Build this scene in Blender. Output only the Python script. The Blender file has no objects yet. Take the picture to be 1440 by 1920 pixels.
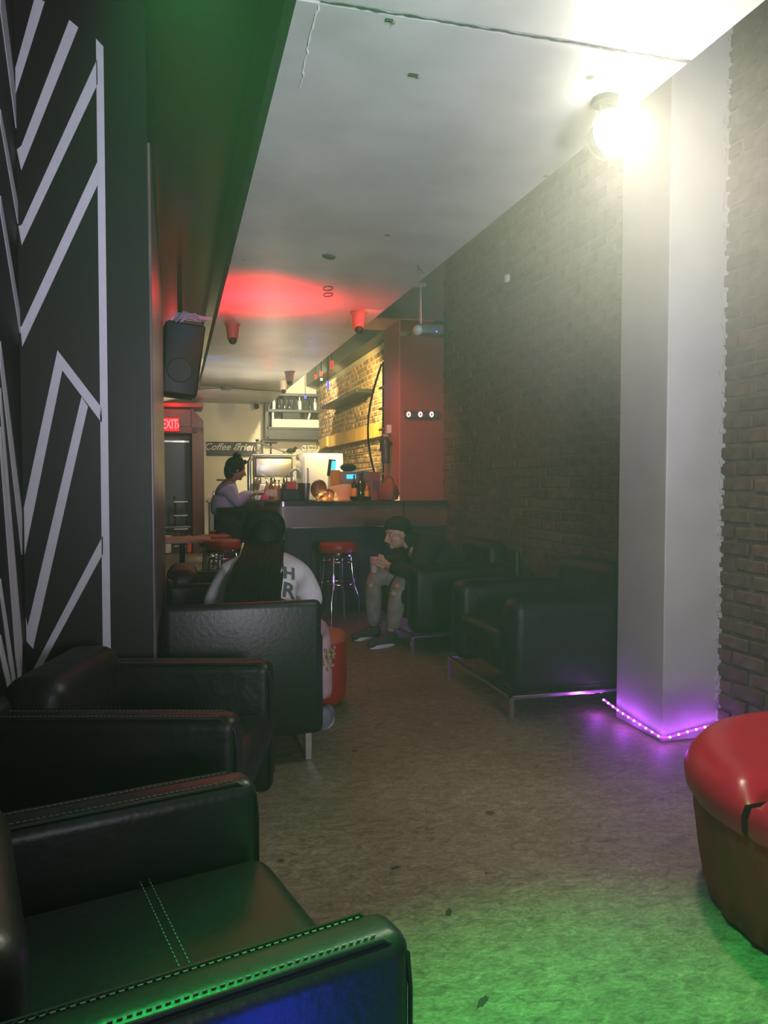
import bpy, bmesh, math, random
from mathutils import Vector, Matrix, Quaternion
random.seed(7)
PI = math.pi
S = bpy.context.scene
COL = S.collection
# ------------------------------------------------------------------ camera
CAMH = 1.28; FPX = 1442.0
PITCH = math.atan(60/FPX); YAW = math.atan(.2705*math.cos(PITCH))
cd = bpy.data.cameras.new('camera'); cam = bpy.data.objects.new('camera', cd); COL.objects.link(cam)
cam.location = (0, 0, CAMH); cam.rotation_euler = (PI/2-PITCH, 0, -YAW)
cd.sensor_fit = 'HORIZONTAL'; cd.sensor_width = 36; cd.lens = 36*FPX/1440; cd.clip_start = .02; cd.clip_end = 100
S.camera = cam
# ------------------------------------------------------------------ world + view
w = bpy.data.worlds.new('world'); S.world = w; w.use_nodes = True
w.node_tree.nodes['Background'].inputs[0].default_value = (.5, .5, .6, 1)
w.node_tree.nodes['Background'].inputs[1].default_value = 0.0
S.view_settings.view_transform = 'Standard'; S.view_settings.look = 'None'
S.view_settings.gamma = 1; S.view_settings.use_curve_mapping = False
S.view_settings.exposure = 0.25
S.cycles.use_denoising = True
S.cycles.volume_bounces = 0
S.cycles.max_bounces = 5
S.cycles.volume_max_steps = 64
# ------------------------------------------------------------------ lights
def aim(o, target):
    o.rotation_euler = (Vector(target)-o.location).to_track_quat('-Z', 'Y').to_euler()
def area(name, loc, target, size, power, color, shape='SQUARE', size_y=None, spread=PI):
    d = bpy.data.lights.new(name, 'AREA'); d.shape = shape; d.size = size; d.energy = power; d.color = color; d.spread = spread
    if size_y: d.shape = 'RECTANGLE'; d.size_y = size_y
    o = bpy.data.objects.new(name, d); COL.objects.link(o); o.location = loc; aim(o, target); return o
def spot(name, loc, target, power, color, angle=60, blend=.6, r=.03):
    d = bpy.data.lights.new(name, 'SPOT'); d.energy = power; d.color = color; d.spot_size = math.radians(angle); d.spot_blend = blend; d.shadow_soft_size = r
    o = bpy.data.objects.new(name, d); COL.objects.link(o); o.location = loc; aim(o, target); return o
def point(name, loc, power, color, r=.05):
    d = bpy.data.lights.new(name, 'POINT'); d.energy = power; d.color = color; d.shadow_soft_size = r
    o = bpy.data.objects.new(name, d); COL.objects.link(o); o.location = loc; return o
LAMP = (1.56, 2.56, 2.545)
area('floodlight_beam', (LAMP[0], LAMP[1]-.045, LAMP[2]), (LAMP[0], LAMP[1]-1.0, LAMP[2]-.95), .14, 42, (1, .93, .74), 'DISK')
# party lights near and above the camera, with added unseen fill spots
spot('party_light_green', (.12, 1.15, 3.05), (.88, 1.05, 0), 880, (.03, 1, .16), 44, 1)
spot('party_light_green_high', (0, 1.95, 2.8), (.1, 1.03, .6), 115, (.05, 1, .2), 38, 1)
spot('blue_arm_fill', (.62, .25, .10), (.0, .98, .56), 15, (.03, .05, 1), 60, 1)  # added unseen blue spot near the floor, tints the armchair side
spot('fill_light_front', (.7, -1.7, 1.4), (1.2, 4.0, 2.7), 460, (.92, .88, 1), 75, 1, .25)  # unseen fill spot added to brighten ceiling, pillar and brick
spot('fill_light_up', (1.0, -1.2, .5), (1.0, 4.6, 2.7), 600, (.84, .78, 1), 44, 1, .2)  # unseen low fill spot added to lift the white ceiling
spot('party_light_green_wall', (.9, .2, 1.9), (-.5, 2.2, 3.4), 14, (.12, 1, .4), 70, 1)
# middle of the room
spot('red_uplight', (.72, 6.05, 2.1), (.64, 6.1, 2.7), 180, (1, .002, .012), 120, 1)
spot('red_wash_fill', (1.3, 6.2, 1.9), (1.25, 6.3, 2.7), 24, (1, .02, .03), 120, 1)  # second red spot, added to widen the red wash on the ceiling
spot('red_bar_glow', (1.55, 6.2, 2.62), (2.0, 7.6, 2.4), 4, (1, .12, .08), 120, 1)
spot('mid_room_light', (1.0, 5.0, 2.6), (1.1, 5.6, 0), 6, (1, .85, .75), 130, 1, .1)
spot('blue_speaker_light', (.35, 5.9, 2.85), (.05, 6.9, 2.75), 8, (.05, .45, 1), 50, .8)
spot('blue_edge_light', (.2, 8.8, 2.2), (.5, 9.6, 2.7), 12, (.1, .35, 1), 70, .9)
point('red_exit_glow', (-.02, 13.4, 2.5), 5, (1, .02, .04), .05)
point('purple_stool_glow', (1.95, 6.6, .35), 1.6, (.45, .15, 1), .05)
# bar area
spot('bar_spot_brick', (1.85, 9.0, 2.62), (2.6, 11.0, 2.0), 480, (1, .76, .30), 84, .7)
spot('bar_light_back', (1.95, 12.0, 3.2), (1.5, 14.6, 1.6), 420, (1, .90, .60), 110, .5, .04)
spot('bar_light_mid', (1.4, 9.3, 2.6), (1.5, 10, 0), 110, (1, .82, .55), 150, 1, .06)
point('undercounter_lamp', (1.60, 7.83, .93), 11, (1, .74, .30), .06)
spot('back_room_light', (.7, 11.5, 2.2), (.7, 14.6, 1.3), 80, (1, .92, .74), 120, 1, .08)
spot('bar_ceiling_wash', (1.3, 10.5, 1.3), (1.1, 10.0, 2.7), 95, (1, .85, .6), 130, 1, .1)
spot('bar_spot_salmon', (1.15, 6.3, 2.62), (2.14, 7.6, 1.5), 75, (1, .34, .22), 60, .9)

# ------------------------------------------------------------------ pixel -> world helpers (each thing keeps its own real distance)
FW = Vector((math.sin(YAW)*math.cos(PITCH), math.cos(YAW)*math.cos(PITCH), -math.sin(PITCH)))
RT = Vector((math.cos(YAW), -math.sin(YAW), 0)); UP = RT.cross(FW); CC = Vector((0, 0, CAMH))
def ray(x, y): return FW + RT*((x-720)/FPX) + UP*((960-y)/FPX)
def atX(x, y, v): d = ray(x, y); return CC + d*(v/d.x)
def atY(x, y, v): d = ray(x, y); return CC + d*(v/d.y)
def atZ(x, y, v): d = ray(x, y); return CC + d*((v-CAMH)/d.z)

# ------------------------------------------------------------------ materials
MATS = {}
def mat(name, color, rough=.5, metal=0., spec=.5, noise=None, bump=None, emit=None, estr=1., alpha=1., trans=0., coat=0., island=0.):
    if name in MATS: return MATS[name]
    m = bpy.data.materials.new(name); m.use_nodes = True; nt = m.node_tree; N = nt.nodes; L = nt.links
    b = N['Principled BSDF']; b.inputs['Base Color'].default_value = (*color, 1); b.inputs['Roughness'].default_value = rough
    b.inputs['Metallic'].default_value = metal; b.inputs['Specular IOR Level'].default_value = spec
    b.inputs['Transmission Weight'].default_value = trans; b.inputs['Coat Weight'].default_value = coat
    tc = N.new('ShaderNodeTexCoord')
    if noise:   # (scale, dark factor, detail)
        n = N.new('ShaderNodeTexNoise'); n.inputs['Scale'].default_value = noise[0]; n.inputs['Detail'].default_value = 6
        L.new(tc.outputs['Object'], n.inputs['Vector'])
        r = N.new('ShaderNodeValToRGB'); L.new(n.outputs['Fac'], r.inputs[0])
        r.color_ramp.elements[0].position = .35; r.color_ramp.elements[1].position = .68
        r.color_ramp.elements[0].color = (*[c*noise[1] for c in color], 1); r.color_ramp.elements[1].color = (*color, 1)
        L.new(r.outputs[0], b.inputs['Base Color'])
    if island:
        g = N.new('ShaderNodeNewGeometry'); oi = N.new('ShaderNodeObjectInfo'); ad = N.new('ShaderNodeMath'); ad.operation = 'ADD'
        L.new(g.outputs['Random Per Island'], ad.inputs[0]); L.new(oi.outputs['Random'], ad.inputs[1])
        fr = N.new('ShaderNodeMath'); fr.operation = 'FRACT'; L.new(ad.outputs[0], fr.inputs[0])
        mr = N.new('ShaderNodeMapRange'); mr.inputs[3].default_value = 1-island; mr.inputs[4].default_value = 1+island; L.new(fr.outputs[0], mr.inputs[0])
        mx = N.new('ShaderNodeVectorMath'); mx.operation = 'SCALE'
        src = b.inputs['Base Color'].links[0].from_socket if b.inputs['Base Color'].links else None
        if src: L.new(src, mx.inputs[0])
        else: mx.inputs[0].default_value = color
        L.new(mr.outputs[0], mx.inputs['Scale']); L.new(mx.outputs[0], b.inputs['Base Color'])
    if bump:    # (scale, strength, distance)
        n = N.new('ShaderNodeTexNoise'); n.inputs['Scale'].default_value = bump[0]; n.inputs['Detail'].default_value = 5
        L.new(tc.outputs['Object'], n.inputs['Vector'])
        bp = N.new('ShaderNodeBump'); bp.inputs['Strength'].default_value = bump[1]; bp.inputs['Distance'].default_value = bump[2] if len(bump) > 2 else .01
        L.new(n.outputs['Fac'], bp.inputs['Height']); L.new(bp.outputs[0], b.inputs['Normal'])
    if emit: b.inputs['Emission Color'].default_value = (*emit, 1); b.inputs['Emission Strength'].default_value = estr
    MATS[name] = m; return m
leather = mat('black_leather', (.009, .010, .011), .38, spec=.42, bump=(55, .25, .004), noise=(6, .55))
leather2 = mat('black_leather_worn', (.009, .009, .009), .45, spec=.3, bump=(14, .5, .012), noise=(5, .6))
redleather = mat('red_leather', (.50, .004, .032), .32, spec=.5, bump=(60, .12, .003), noise=(3, .85))
redvinyl = mat('red_vinyl', (.36, .006, .016), .4, bump=(20, .1, .004))
chrome = mat('chrome', (.75, .75, .78), .14, 1, bump=(8, .05))
blackmetal = mat('black_metal', (.02, .02, .02), .4, .6)
blackpl = mat('black_plastic', (.008, .008, .009), .45, spec=.3)
stitch = mat('grey_thread', (.10, .11, .10), .8)
whitepaint = mat('white_wall_paint', (.52, .52, .51), .55, noise=(4, .9), bump=(9, .25, .01))
tape = mat('white_tape', (.50, .50, .56), .6, noise=(20, .93))
blackwall = mat('black_wall_paint', (.006, .009, .007), .5, spec=.25, noise=(3, .8), bump=(30, .15, .004))
glossblack = mat('gloss_black_paint', (.016, .017, .017), .2, spec=.7, bump=(4, .12, .01), noise=(3, .8))
cream = mat('cream_wall_paint', (.62, .57, .42), .6, noise=(3, .92), bump=(6, .2, .01))
darkred = mat('dark_red_paint', (.26, .065, .055), .6, noise=(3, .85))
salmon = mat('red_jamb_paint', (.50, .13, .10), .5, noise=(5, .88))
maroon = mat('maroon_paint', (.10, .02, .02), .5)
wooddark = mat('dark_bar_wood', (.15, .08, .065), .32, noise=(9, .6), bump=(20, .15, .005))
bartop = mat('bar_top_varnish', (.06, .045, .04), .12, spec=.7, noise=(8, .6))
barfront = mat('bar_front_paint', (.022, .022, .022), .55, noise=(6, .7))
plank = mat('yellow_pine_plank', (.62, .36, .07), .5, noise=(5, .75))
steel = mat('brushed_steel', (.55, .54, .50), .3, .9, bump=(12, .3, .006))
white_en = mat('white_enamel', (.66, .63, .60), .22, noise=(3, .95))
paper = mat('cream_paper', (.7, .66, .5), .8, noise=(7, .92))
glass = mat('clear_glass', (.85, .88, .88), .05, trans=.9)
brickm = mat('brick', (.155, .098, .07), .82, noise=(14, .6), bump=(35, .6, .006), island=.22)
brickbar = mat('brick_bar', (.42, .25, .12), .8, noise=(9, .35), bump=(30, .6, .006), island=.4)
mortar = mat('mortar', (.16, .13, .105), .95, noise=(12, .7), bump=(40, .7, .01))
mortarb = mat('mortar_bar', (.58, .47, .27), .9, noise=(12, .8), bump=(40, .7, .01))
skinL = mat('skin_light', (.52, .30, .21), .5); skinD = mat('skin_dark', (.16, .065, .03), .38, spec=.6); skinM = mat('skin_brown', (.30, .15, .09), .5)
hairm = mat('black_hair', (.006, .005, .005), .7, spec=.2, bump=(80, .5, .004))
shirtw = mat('white_cotton', (.62, .62, .62), .85, bump=(12, .6, .02))
shirtl = mat('lavender_knit', (.40, .40, .56), .9, bump=(18, .4, .01))
shirty = mat('cream_cotton', (.70, .52, .30), .85, bump=(14, .8, .02))
printgrey = mat('dark_grey_print', (.09, .09, .09), .8)
hoodie = mat('black_fleece', (.014, .015, .015), .9, bump=(25, .5, .008))
jeansg = mat('light_grey_denim', (.36, .32, .30), .85, noise=(16, .65), bump=(30, .5, .008))
pinkpants = mat('pale_pink_fabric', (.55, .38, .38), .85, noise=(14, .8), bump=(18, .6, .01))
goldlace = mat('gold_lace', (.62, .45, .20), .6, noise=(60, .1))
shoegrey = mat('grey_mesh_shoe', (.30, .29, .36), .7, noise=(30, .6)); shoedark = mat('dark_suede', (.05, .05, .06), .8); solew = mat('white_rubber', (.72, .70, .75), .6)
blackcloth = mat('black_cloth', (.012, .012, .014), .9)
def emis(name, c, s): return mat(name, (0, 0, 0), .5, emit=c, estr=s)
purpled = emis('purple_led', (.62, .12, 1), 60)
lampglow = emis('lamp_glow', (1, .92, .72), 45)
redled = emis('red_led', (1, .02, .01), 9); blueled = emis('blue_led', (.06, .06, 1), 14); greenled = emis('green_led', (.1, .9, .35), 5)
exitred = emis('exit_red', (1, .0, .02), 1.1); exitletter = emis('exit_letter', (1, .16, .16), 2.2)
cyan = emis('cyan_screen', (.06, .55, .85), 1.6); screenw = emis('white_screen', (.75, .95, 1), 3)

def special():
    # concrete floor: trowel marks, stains
    m = mat('concrete_floor', (.22, .20, .16), .5, spec=.45); nt = m.node_tree; N = nt.nodes; L = nt.links; b = N['Principled BSDF']
    tc = N.new('ShaderNodeTexCoord')
    mp = N.new('ShaderNodeMapping'); mp.inputs['Rotation'].default_value = (0, 0, .5); mp.inputs['Scale'].default_value = (2.2, 4.2, 1); L.new(tc.outputs['Object'], mp.inputs[0])
    n0 = N.new('ShaderNodeTexNoise'); n0.inputs['Scale'].default_value = 1.1; n0.inputs['Detail'].default_value = 4; L.new(tc.outputs['Object'], n0.inputs['Vector'])
    n1 = N.new('ShaderNodeTexNoise'); n1.inputs['Scale'].default_value = 7; n1.inputs['Detail'].default_value = 9; n1.inputs['Distortion'].default_value = .9; n1.inputs['Roughness'].default_value = .78
    L.new(mp.outputs[0], n1.inputs['Vector'])
    r = N.new('ShaderNodeValToRGB'); L.new(n1.outputs['Fac'], r.inputs[0]); e = r.color_ramp.elements
    e[0].position = .33; e[0].color = (.13, .108, .075, 1); e[1].position = .68; e[1].color = (.46, .40, .29, 1)
    r2 = N.new('ShaderNodeValToRGB'); L.new(n0.outputs['Fac'], r2.inputs[0]); r2.color_ramp.elements[0].position = .3; r2.color_ramp.elements[0].color = (.6, .58, .55, 1); r2.color_ramp.elements[1].position = .65; r2.color_ramp.elements[1].color = (1, 1, 1, 1)
    mx = N.new('ShaderNodeMix'); mx.data_type = 'RGBA'; mx.blend_type = 'MULTIPLY'; mx.inputs['Factor'].default_value = 1
    L.new(r.outputs[0], mx.inputs['A']); L.new(r2.outputs[0], mx.inputs['B'])
    v = N.new('ShaderNodeTexVoronoi'); v.inputs['Scale'].default_value = 2.3; L.new(tc.outputs['Object'], v.inputs['Vector'])
    r3 = N.new('ShaderNodeValToRGB'); L.new(v.outputs['Distance'], r3.inputs[0]); r3.color_ramp.elements[0].position = .035; r3.color_ramp.elements[0].color = (.3, .3, .3, 1); r3.color_ramp.elements[1].position = .06; r3.color_ramp.elements[1].color = (1, 1, 1, 1)
    mx2 = N.new('ShaderNodeMix'); mx2.data_type = 'RGBA'; mx2.blend_type = 'MULTIPLY'; mx2.inputs['Factor'].default_value = 1
    L.new(mx.outputs['Result'], mx2.inputs['A']); L.new(r3.outputs[0], mx2.inputs['B']); L.new(mx2.outputs['Result'], b.inputs['Base Color'])
    n5 = N.new('ShaderNodeTexNoise'); n5.inputs['Scale'].default_value = 26; n5.inputs['Detail'].default_value = 10; n5.inputs['Roughness'].default_value = .8; L.new(mp.outputs[0], n5.inputs['Vector'])
    r5 = N.new('ShaderNodeValToRGB'); L.new(n5.outputs['Fac'], r5.inputs[0]); r5.color_ramp.elements[0].position = .38; r5.color_ramp.elements[0].color = (.55, .52, .48, 1); r5.color_ramp.elements[1].position = .6; r5.color_ramp.elements[1].color = (1.1, 1.1, 1.08, 1)
    mx5 = N.new('ShaderNodeMix'); mx5.data_type = 'RGBA'; mx5.blend_type = 'MULTIPLY'; mx5.inputs['Factor'].default_value = 1
    L.new(mx2.outputs['Result'], mx5.inputs['A']); L.new(r5.outputs[0], mx5.inputs['B']); L.new(mx5.outputs['Result'], b.inputs['Base Color'])
    wv = N.new('ShaderNodeTexWave'); wv.inputs['Scale'].default_value = 9; wv.inputs['Distortion'].default_value = 14; wv.inputs['Detail'].default_value = 3; wv.inputs['Detail Scale'].default_value = .8
    L.new(tc.outputs['Object'], wv.inputs['Vector'])
    ad = N.new('ShaderNodeMath'); ad.operation = 'ADD'; L.new(n5.outputs['Fac'], ad.inputs[0])
    ml = N.new('ShaderNodeMath'); ml.operation = 'MULTIPLY'; ml.inputs[1].default_value = .06; L.new(wv.outputs['Fac'], ml.inputs[0]); L.new(ml.outputs[0], ad.inputs[1])
    bp = N.new('ShaderNodeBump'); bp.inputs['Strength'].default_value = .5; bp.inputs['Distance'].default_value = .006; L.new(ad.outputs[0], bp.inputs['Height']); L.new(bp.outputs[0], b.inputs['Normal'])
    # glossy uneven white ceiling board
    m = mat('ceiling_paint', (.56, .56, .57), .42, spec=.5); nt = m.node_tree; N = nt.nodes; L = nt.links; b = N['Principled BSDF']
    tc = N.new('ShaderNodeTexCoord')
    n = N.new('ShaderNodeTexNoise'); n.inputs['Scale'].default_value = 2.2; n.inputs['Detail'].default_value = 7; L.new(tc.outputs['Object'], n.inputs['Vector'])
    r = N.new('ShaderNodeValToRGB'); L.new(n.outputs['Fac'], r.inputs[0]); r.color_ramp.elements[0].position = .3; r.color_ramp.elements[0].color = (.44, .44, .45, 1); r.color_ramp.elements[1].position = .65; r.color_ramp.elements[1].color = (.58, .58, .58, 1)
    v = N.new('ShaderNodeTexVoronoi'); v.inputs['Scale'].default_value = 2.1; L.new(tc.outputs['Object'], v.inputs['Vector'])
    r3 = N.new('ShaderNodeValToRGB'); L.new(v.outputs['Distance'], r3.inputs[0]); r3.color_ramp.elements[0].position = .03; r3.color_ramp.elements[0].color = (.25, .25, .25, 1); r3.color_ramp.elements[1].position = .05; r3.color_ramp.elements[1].color = (1, 1, 1, 1)
    mx = N.new('ShaderNodeMix'); mx.data_type = 'RGBA'; mx.blend_type = 'MULTIPLY'; mx.inputs['Factor'].default_value = 1
    L.new(r.outputs[0], mx.inputs['A']); L.new(r3.outputs[0], mx.inputs['B']); L.new(mx.outputs['Result'], b.inputs['Base Color'])
    bp = N.new('ShaderNodeBump'); bp.inputs['Strength'].default_value = .35; bp.inputs['Distance'].default_value = .03; L.new(n.outputs['Fac'], bp.inputs['Height']); L.new(bp.outputs[0], b.inputs['Normal'])
special()
floorm = MATS['concrete_floor']; ceilm = MATS['ceiling_paint']

# ------------------------------------------------------------------ geometry helpers
class B:
    def __init__(s): s.bm = bmesh.new()
    def _xf(s, vs, M): 
        for v in vs: v.co = M @ v.co
    def box(s, c, d, bev=0, seg=2, rot=None, taper=None):
        r = bmesh.ops.create_cube(s.bm, size=1); vs = r['verts']
        for v in vs:
            if taper and v.co.z > 0: v.co.x *= taper; v.co.y *= taper
            v.co = Vector((v.co.x*d[0], v.co.y*d[1], v.co.z*d[2]))
        if bev:
            es = list({e for v in vs for e in v.link_edges})
            rr = bmesh.ops.bevel(s.bm, geom=es+vs, offset=bev, segments=seg, profile=.5, affect='EDGES', clamp_overlap=True)
            vs = list({v for f in rr['faces'] for v in f.verts} | {v for v in vs if v.is_valid})
            st = list(vs); seen = set(st)
            while st:
                v = st.pop()
                for e in v.link_edges:
                    o = e.other_vert(v)
                    if o not in seen: seen.add(o); st.append(o)
            vs = list(seen)
        M = Matrix.Translation(Vector(c))
        if rot: M = M @ Matrix.Rotation(rot[2], 4, 'Z') @ Matrix.Rotation(rot[1], 4, 'Y') @ Matrix.Rotation(rot[0], 4, 'X')
        s._xf(vs, M); return s
    def lathe(s, prof, c=(0, 0, 0), n=24, M=None, fn=None):
        rings = []
        for (r, z) in prof:
            if r <= 1e-5: rings.append([s.bm.verts.new((0, 0, z))])
            else:
                ring = []
                for i in range(n):
                    a = 2*PI*i/n; rr = r*(fn(a, z) if fn else 1); ring.append(s.bm.verts.new((rr*math.cos(a), rr*math.sin(a), z)))
                rings.append(ring)
        for a, b in zip(rings, rings[1:]):
            for i in range(n):
                j = (i+1) % n
                if len(a) == 1 and len(b) == 1: continue
                if len(a) == 1: s.bm.faces.new((a[0], b[j], b[i]))
                elif len(b) == 1: s.bm.faces.new((a[i], a[j], b[0]))
                else: s.bm.faces.new((a[i], a[j], b[j], b[i]))
        for ring, fl in ((rings[0], True), (rings[-1], False)):
            if len(ring) > 1: s.bm.faces.new(ring[::-1] if fl else ring)
        M2 = Matrix.Translation(Vector(c)) @ (M if M else Matrix.Identity(4))
        s._xf([v for r in rings for v in r], M2); return s
    def cyl(s, c, r, h, n=20, M=None): return s.lathe([(r, 0), (r, h)], c, n, M)
    def tube(s, pts, r, n=8, r2=None):
        pts = [Vector(p) for p in pts]; rings = []; N = len(pts); prev = None
        for i, p in enumerate(pts):
            t = (pts[min(i+1, N-1)]-pts[max(i-1, 0)]).normalized()
            if prev is None:
                a = Vector((0, 0, 1)) if abs(t.z) < .9 else Vector((1, 0, 0)); u = t.cross(a).normalized()
            else: u = (prev - t*prev.dot(t)).normalized()
            prev = u; v = t.cross(u)
            rr = r if r2 is None else r+(r2-r)*i/(N-1)
            if isinstance(r, (list, tuple)): rr = r[i]
            rings.append([s.bm.verts.new(p+(u*math.cos(2*PI*k/n)+v*math.sin(2*PI*k/n))*rr) for k in range(n)])
        for a, b in zip(rings, rings[1:]):
            for k in range(n): s.bm.faces.new((a[k], a[(k+1) % n], b[(k+1) % n], b[k]))
        s.bm.faces.new(rings[0][::-1]); s.bm.faces.new(rings[-1]); return s
    def ball(s, c, r, u=12, v=8, rot=None):
        rr = (r, r, r) if not isinstance(r, (tuple, list)) else r
        q = bmesh.ops.create_uvsphere(s.bm, u_segments=u, v_segments=v, radius=1)
        M = Matrix.Translation(Vector(c))
        if rot is not None: M = M @ (rot if isinstance(rot, Matrix) else Matrix.Rotation(rot, 4, 'Z'))
        s._xf(q['verts'], M @ Matrix.Diagonal((*rr, 1))); return s
    def prism(s, poly, dvec):
        a = [s.bm.verts.new(Vector(p)) for p in poly]; b = [s.bm.verts.new(Vector(p)+Vector(dvec)) for p in poly]
        s.bm.faces.new(a[::-1]); s.bm.faces.new(b)
        for i in range(len(a)): j = (i+1) % len(a); s.bm.faces.new((a[i], a[j], b[j], b[i]))
        return s
    def build(s, name, m, parent=None, smooth=False, inv=False, **props):
        bmesh.ops.recalc_face_normals(s.bm, faces=s.bm.faces)
        me = bpy.data.meshes.new(name); s.bm.to_mesh(me); s.bm.free()
        me.materials.append(m)
        if smooth:
            me.polygons.foreach_set('use_smooth', [True]*len(me.polygons))
            me.set_sharp_from_angle(angle=math.radians(45))
        o = bpy.data.objects.new(name, me); COL.objects.link(o)
        if parent:
            o.parent = parent
            if inv: o.matrix_parent_inverse = world(parent).inverted()
        for k, v in props.items(): o[k] = v
        return o
def world(o):
    M = Matrix.LocRotScale(o.location, o.rotation_euler, o.scale)
    return world(o.parent) @ o.matrix_parent_inverse @ M if o.parent else M
def tag(o, label, cat, group=None):
    o['label'] = label; o['category'] = cat
    if group: o['group'] = group
    return o
def thing(name, label, cat, loc=(0, 0, 0), rz=0, group=None):
    o = bpy.data.objects.new(name, None); COL.objects.link(o); o.location = loc; o.rotation_euler = (0, 0, rz); o.empty_display_size = .1
    return tag(o, label, cat, group)
def dup(root, loc, rz, label):
    r = root.copy(); COL.objects.link(r); r.location = loc; r.rotation_euler = (0, 0, rz); r['label'] = label
    def rec(src, dst):
        for ch in list(src.children):
            c = ch.copy(); COL.objects.link(c); c.parent = dst; rec(ch, c)
    rec(root, r); return r
def textmesh(s, size, m, parent, M, name='lettering', extrude=.0012, shear=0, offset=0):
    cu = bpy.data.curves.new(name, 'FONT'); cu.body = s; cu.size = size; cu.extrude = extrude; cu.align_x = 'CENTER'; cu.align_y = 'CENTER'; cu.shear = shear; cu.offset = offset
    t = bpy.data.objects.new('tmp', cu); COL.objects.link(t); dg = bpy.context.evaluated_depsgraph_get()
    me = bpy.data.meshes.new_from_object(t.evaluated_get(dg)); bpy.data.objects.remove(t)
    me.materials.clear(); me.materials.append(m)
    me.transform(M); o = bpy.data.objects.new(name, me); COL.objects.link(o)
    if parent: o.parent = parent; o.matrix_parent_inverse = world(parent).inverted()
    return o
STR = dict(kind='structure')

# ------------------------------------------------------------------ the room
XW, YW, XR = -.566, 3.2, -.096           # striped wall: corner x, plane y, right edge x
XB = 2.6; YBACK = 14.6; ZC = 2.7; ZU = 3.5
floor_ = B().box((1.0, 6.2, -.05), (3.9, 17.6, .1)).build('floor', floorm, **STR)
ceil = B().box((1.03, 8.47, ZC+.07), (1.34, 12.29, .14)).build('ceiling', ceilm, **STR)
c2 = B().box((1.03, .15, ZC+.07), (1.34, 4.3, .14)).build('ceiling_board', ceilm, ceil)
# torn seam between the two ceiling boards
b = B(); n = 60
top = []; bot = []
for i in range(n+1):
    x = .43+1.27*i/n; y = 2.312+random.uniform(-.003, .003); hw = random.uniform(.0015, .0075)*(1.3-.9*i/n)
    top.append((x, y-hw, ZC-.0015)); bot.append((x, y+hw, ZC-.0015))
b.prism(top+bot[::-1], (0, 0, .001)).build('seam_crack', mat('crack_dark', (.05, .045, .04), .9), ceil)
b = B(); pp = [(.43+random.uniform(-.004, .004)+.03*(i/30)**2, 2.33+i*.02, ZC-.002) for i in range(26)]
b.tube(pp, [.0015+.0028*abs(math.sin(i*2.3))*(1-i/30) for i in range(26)], 5)
b.build('peeling_paint', mat('peel_white', (.85, .85, .88), .6), ceil)
B().box((1.0, 6.2, ZU+.05), (3.9, 17.6, .1)).build('ceiling', glossblack, **STR)
B().box((-.35, 6.6, 3.14), (1.38, 16.4, .04)).build('ceiling', glossblack, **STR)   # dark gloss ceiling left of the white boards
for k, (px, py, sx, sy) in enumerate(((742, 1627, .017, .011), (841, 1711, .017, .011), (912, 1637, .005, .004), (665, 1408, .012, .01), (905, 1878, .03, .008))):
    p_ = atZ(px, py, 0); B().lathe([(1, .0002), (.9, .0012), (0, .0012)], (0, 0, 0), 14, Matrix.Rotation(k, 4, 'Z') @ Matrix.Diagonal((sx, sy, 1, 1)), fn=lambda a, z, k=k: 1+.25*math.sin(2*a+k)+.15*math.sin(5*a+k)).build('stain', mat('floor_stain', (.03, .03, .025), .7), floor_).location = (p_.x, p_.y, .0)
# walls
wl = B().box((XW-.1, .5, 1.75), (.2, 5.4, 3.5)).build('wall_left', blackwall, **STR)
wf = B().box(((XW+XR)/2-.05, 4.7, 1.75), (XR-XW+.1, 3.0, 3.5)).build('wall_center', blackwall, **STR)
B().box((XR+.006, 4.7, 1.3), (.012, 3.0, 2.6), .004).build('corner_panel', mat('trim_painted_sheen', (.15, .125, .13), .28, noise=(3, .6), bump=(3, .1, .01)), wf)  # base colour lightened to carry the strip's glossy reflection
B().box((XW-.25, 10.4, 1.75), (.2, 8.6, 3.5)).build('wall_left', blackwall, **STR)
B().box((1.0, YBACK+.1, 1.75), (3.9, .2, 3.5)).build('wall_back', cream, **STR)
B().box((1.0, -2.5, 1.75), (3.9, .2, 3.5)).build('wall_front', mat('front_paint', (.25, .25, .27), .7), **STR)
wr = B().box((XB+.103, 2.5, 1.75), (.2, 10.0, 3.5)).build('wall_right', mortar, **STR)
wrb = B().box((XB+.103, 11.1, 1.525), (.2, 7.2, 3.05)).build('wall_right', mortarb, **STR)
B().box((XB+.06, 11.1, 3.28), (.5, 7.0, .44)).build('wall_right', mat('dark_grey_paint', (.06, .065, .06), .5), **STR)

# white tape lines: chevrons on the striped wall (own polygons on the wall plane)
def stripe(px, side=False):
    if side:
        pts = [atX(x, y, XW) for x, y in px]; return B().prism(pts, (.003, 0, 0)).build('tape_stripe', tape, wl)
    pts = [atY(x, y, YW) for x, y in px]; pts = [Vector((max(p.x, XW+.003), p.y, p.z)) for p in pts]
    return B().prism(pts, (0, -.003, 0)).build('tape_stripe', tape, wf)
for p in ([(66, -6), (84, 4), (29, 176), (22, 128)], [(130, 38), (147, 52), (40, 320), (26, 280), (40, 274)],
          [(182, 112), (183, 158), (41, 460), (30, 424), (41, 422)], [(180, 73), (194, 88), (208, 1230), (193, 1230)],
          [(183, 303), (183, 347), (42, 650), (36, 614), (41, 612)],
          [(108, 657), (117, 694), (40, 1040), (39, 952)], [(108, 657), (191, 765), (191, 793), (115, 692)],
          [(153, 744), (165, 762), (62, 1216), (42, 1202), (45, 1158), (52, 1174)], [(193, 1004), (193, 1038), (72, 1262), (52, 1275)]): stripe(p)
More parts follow.
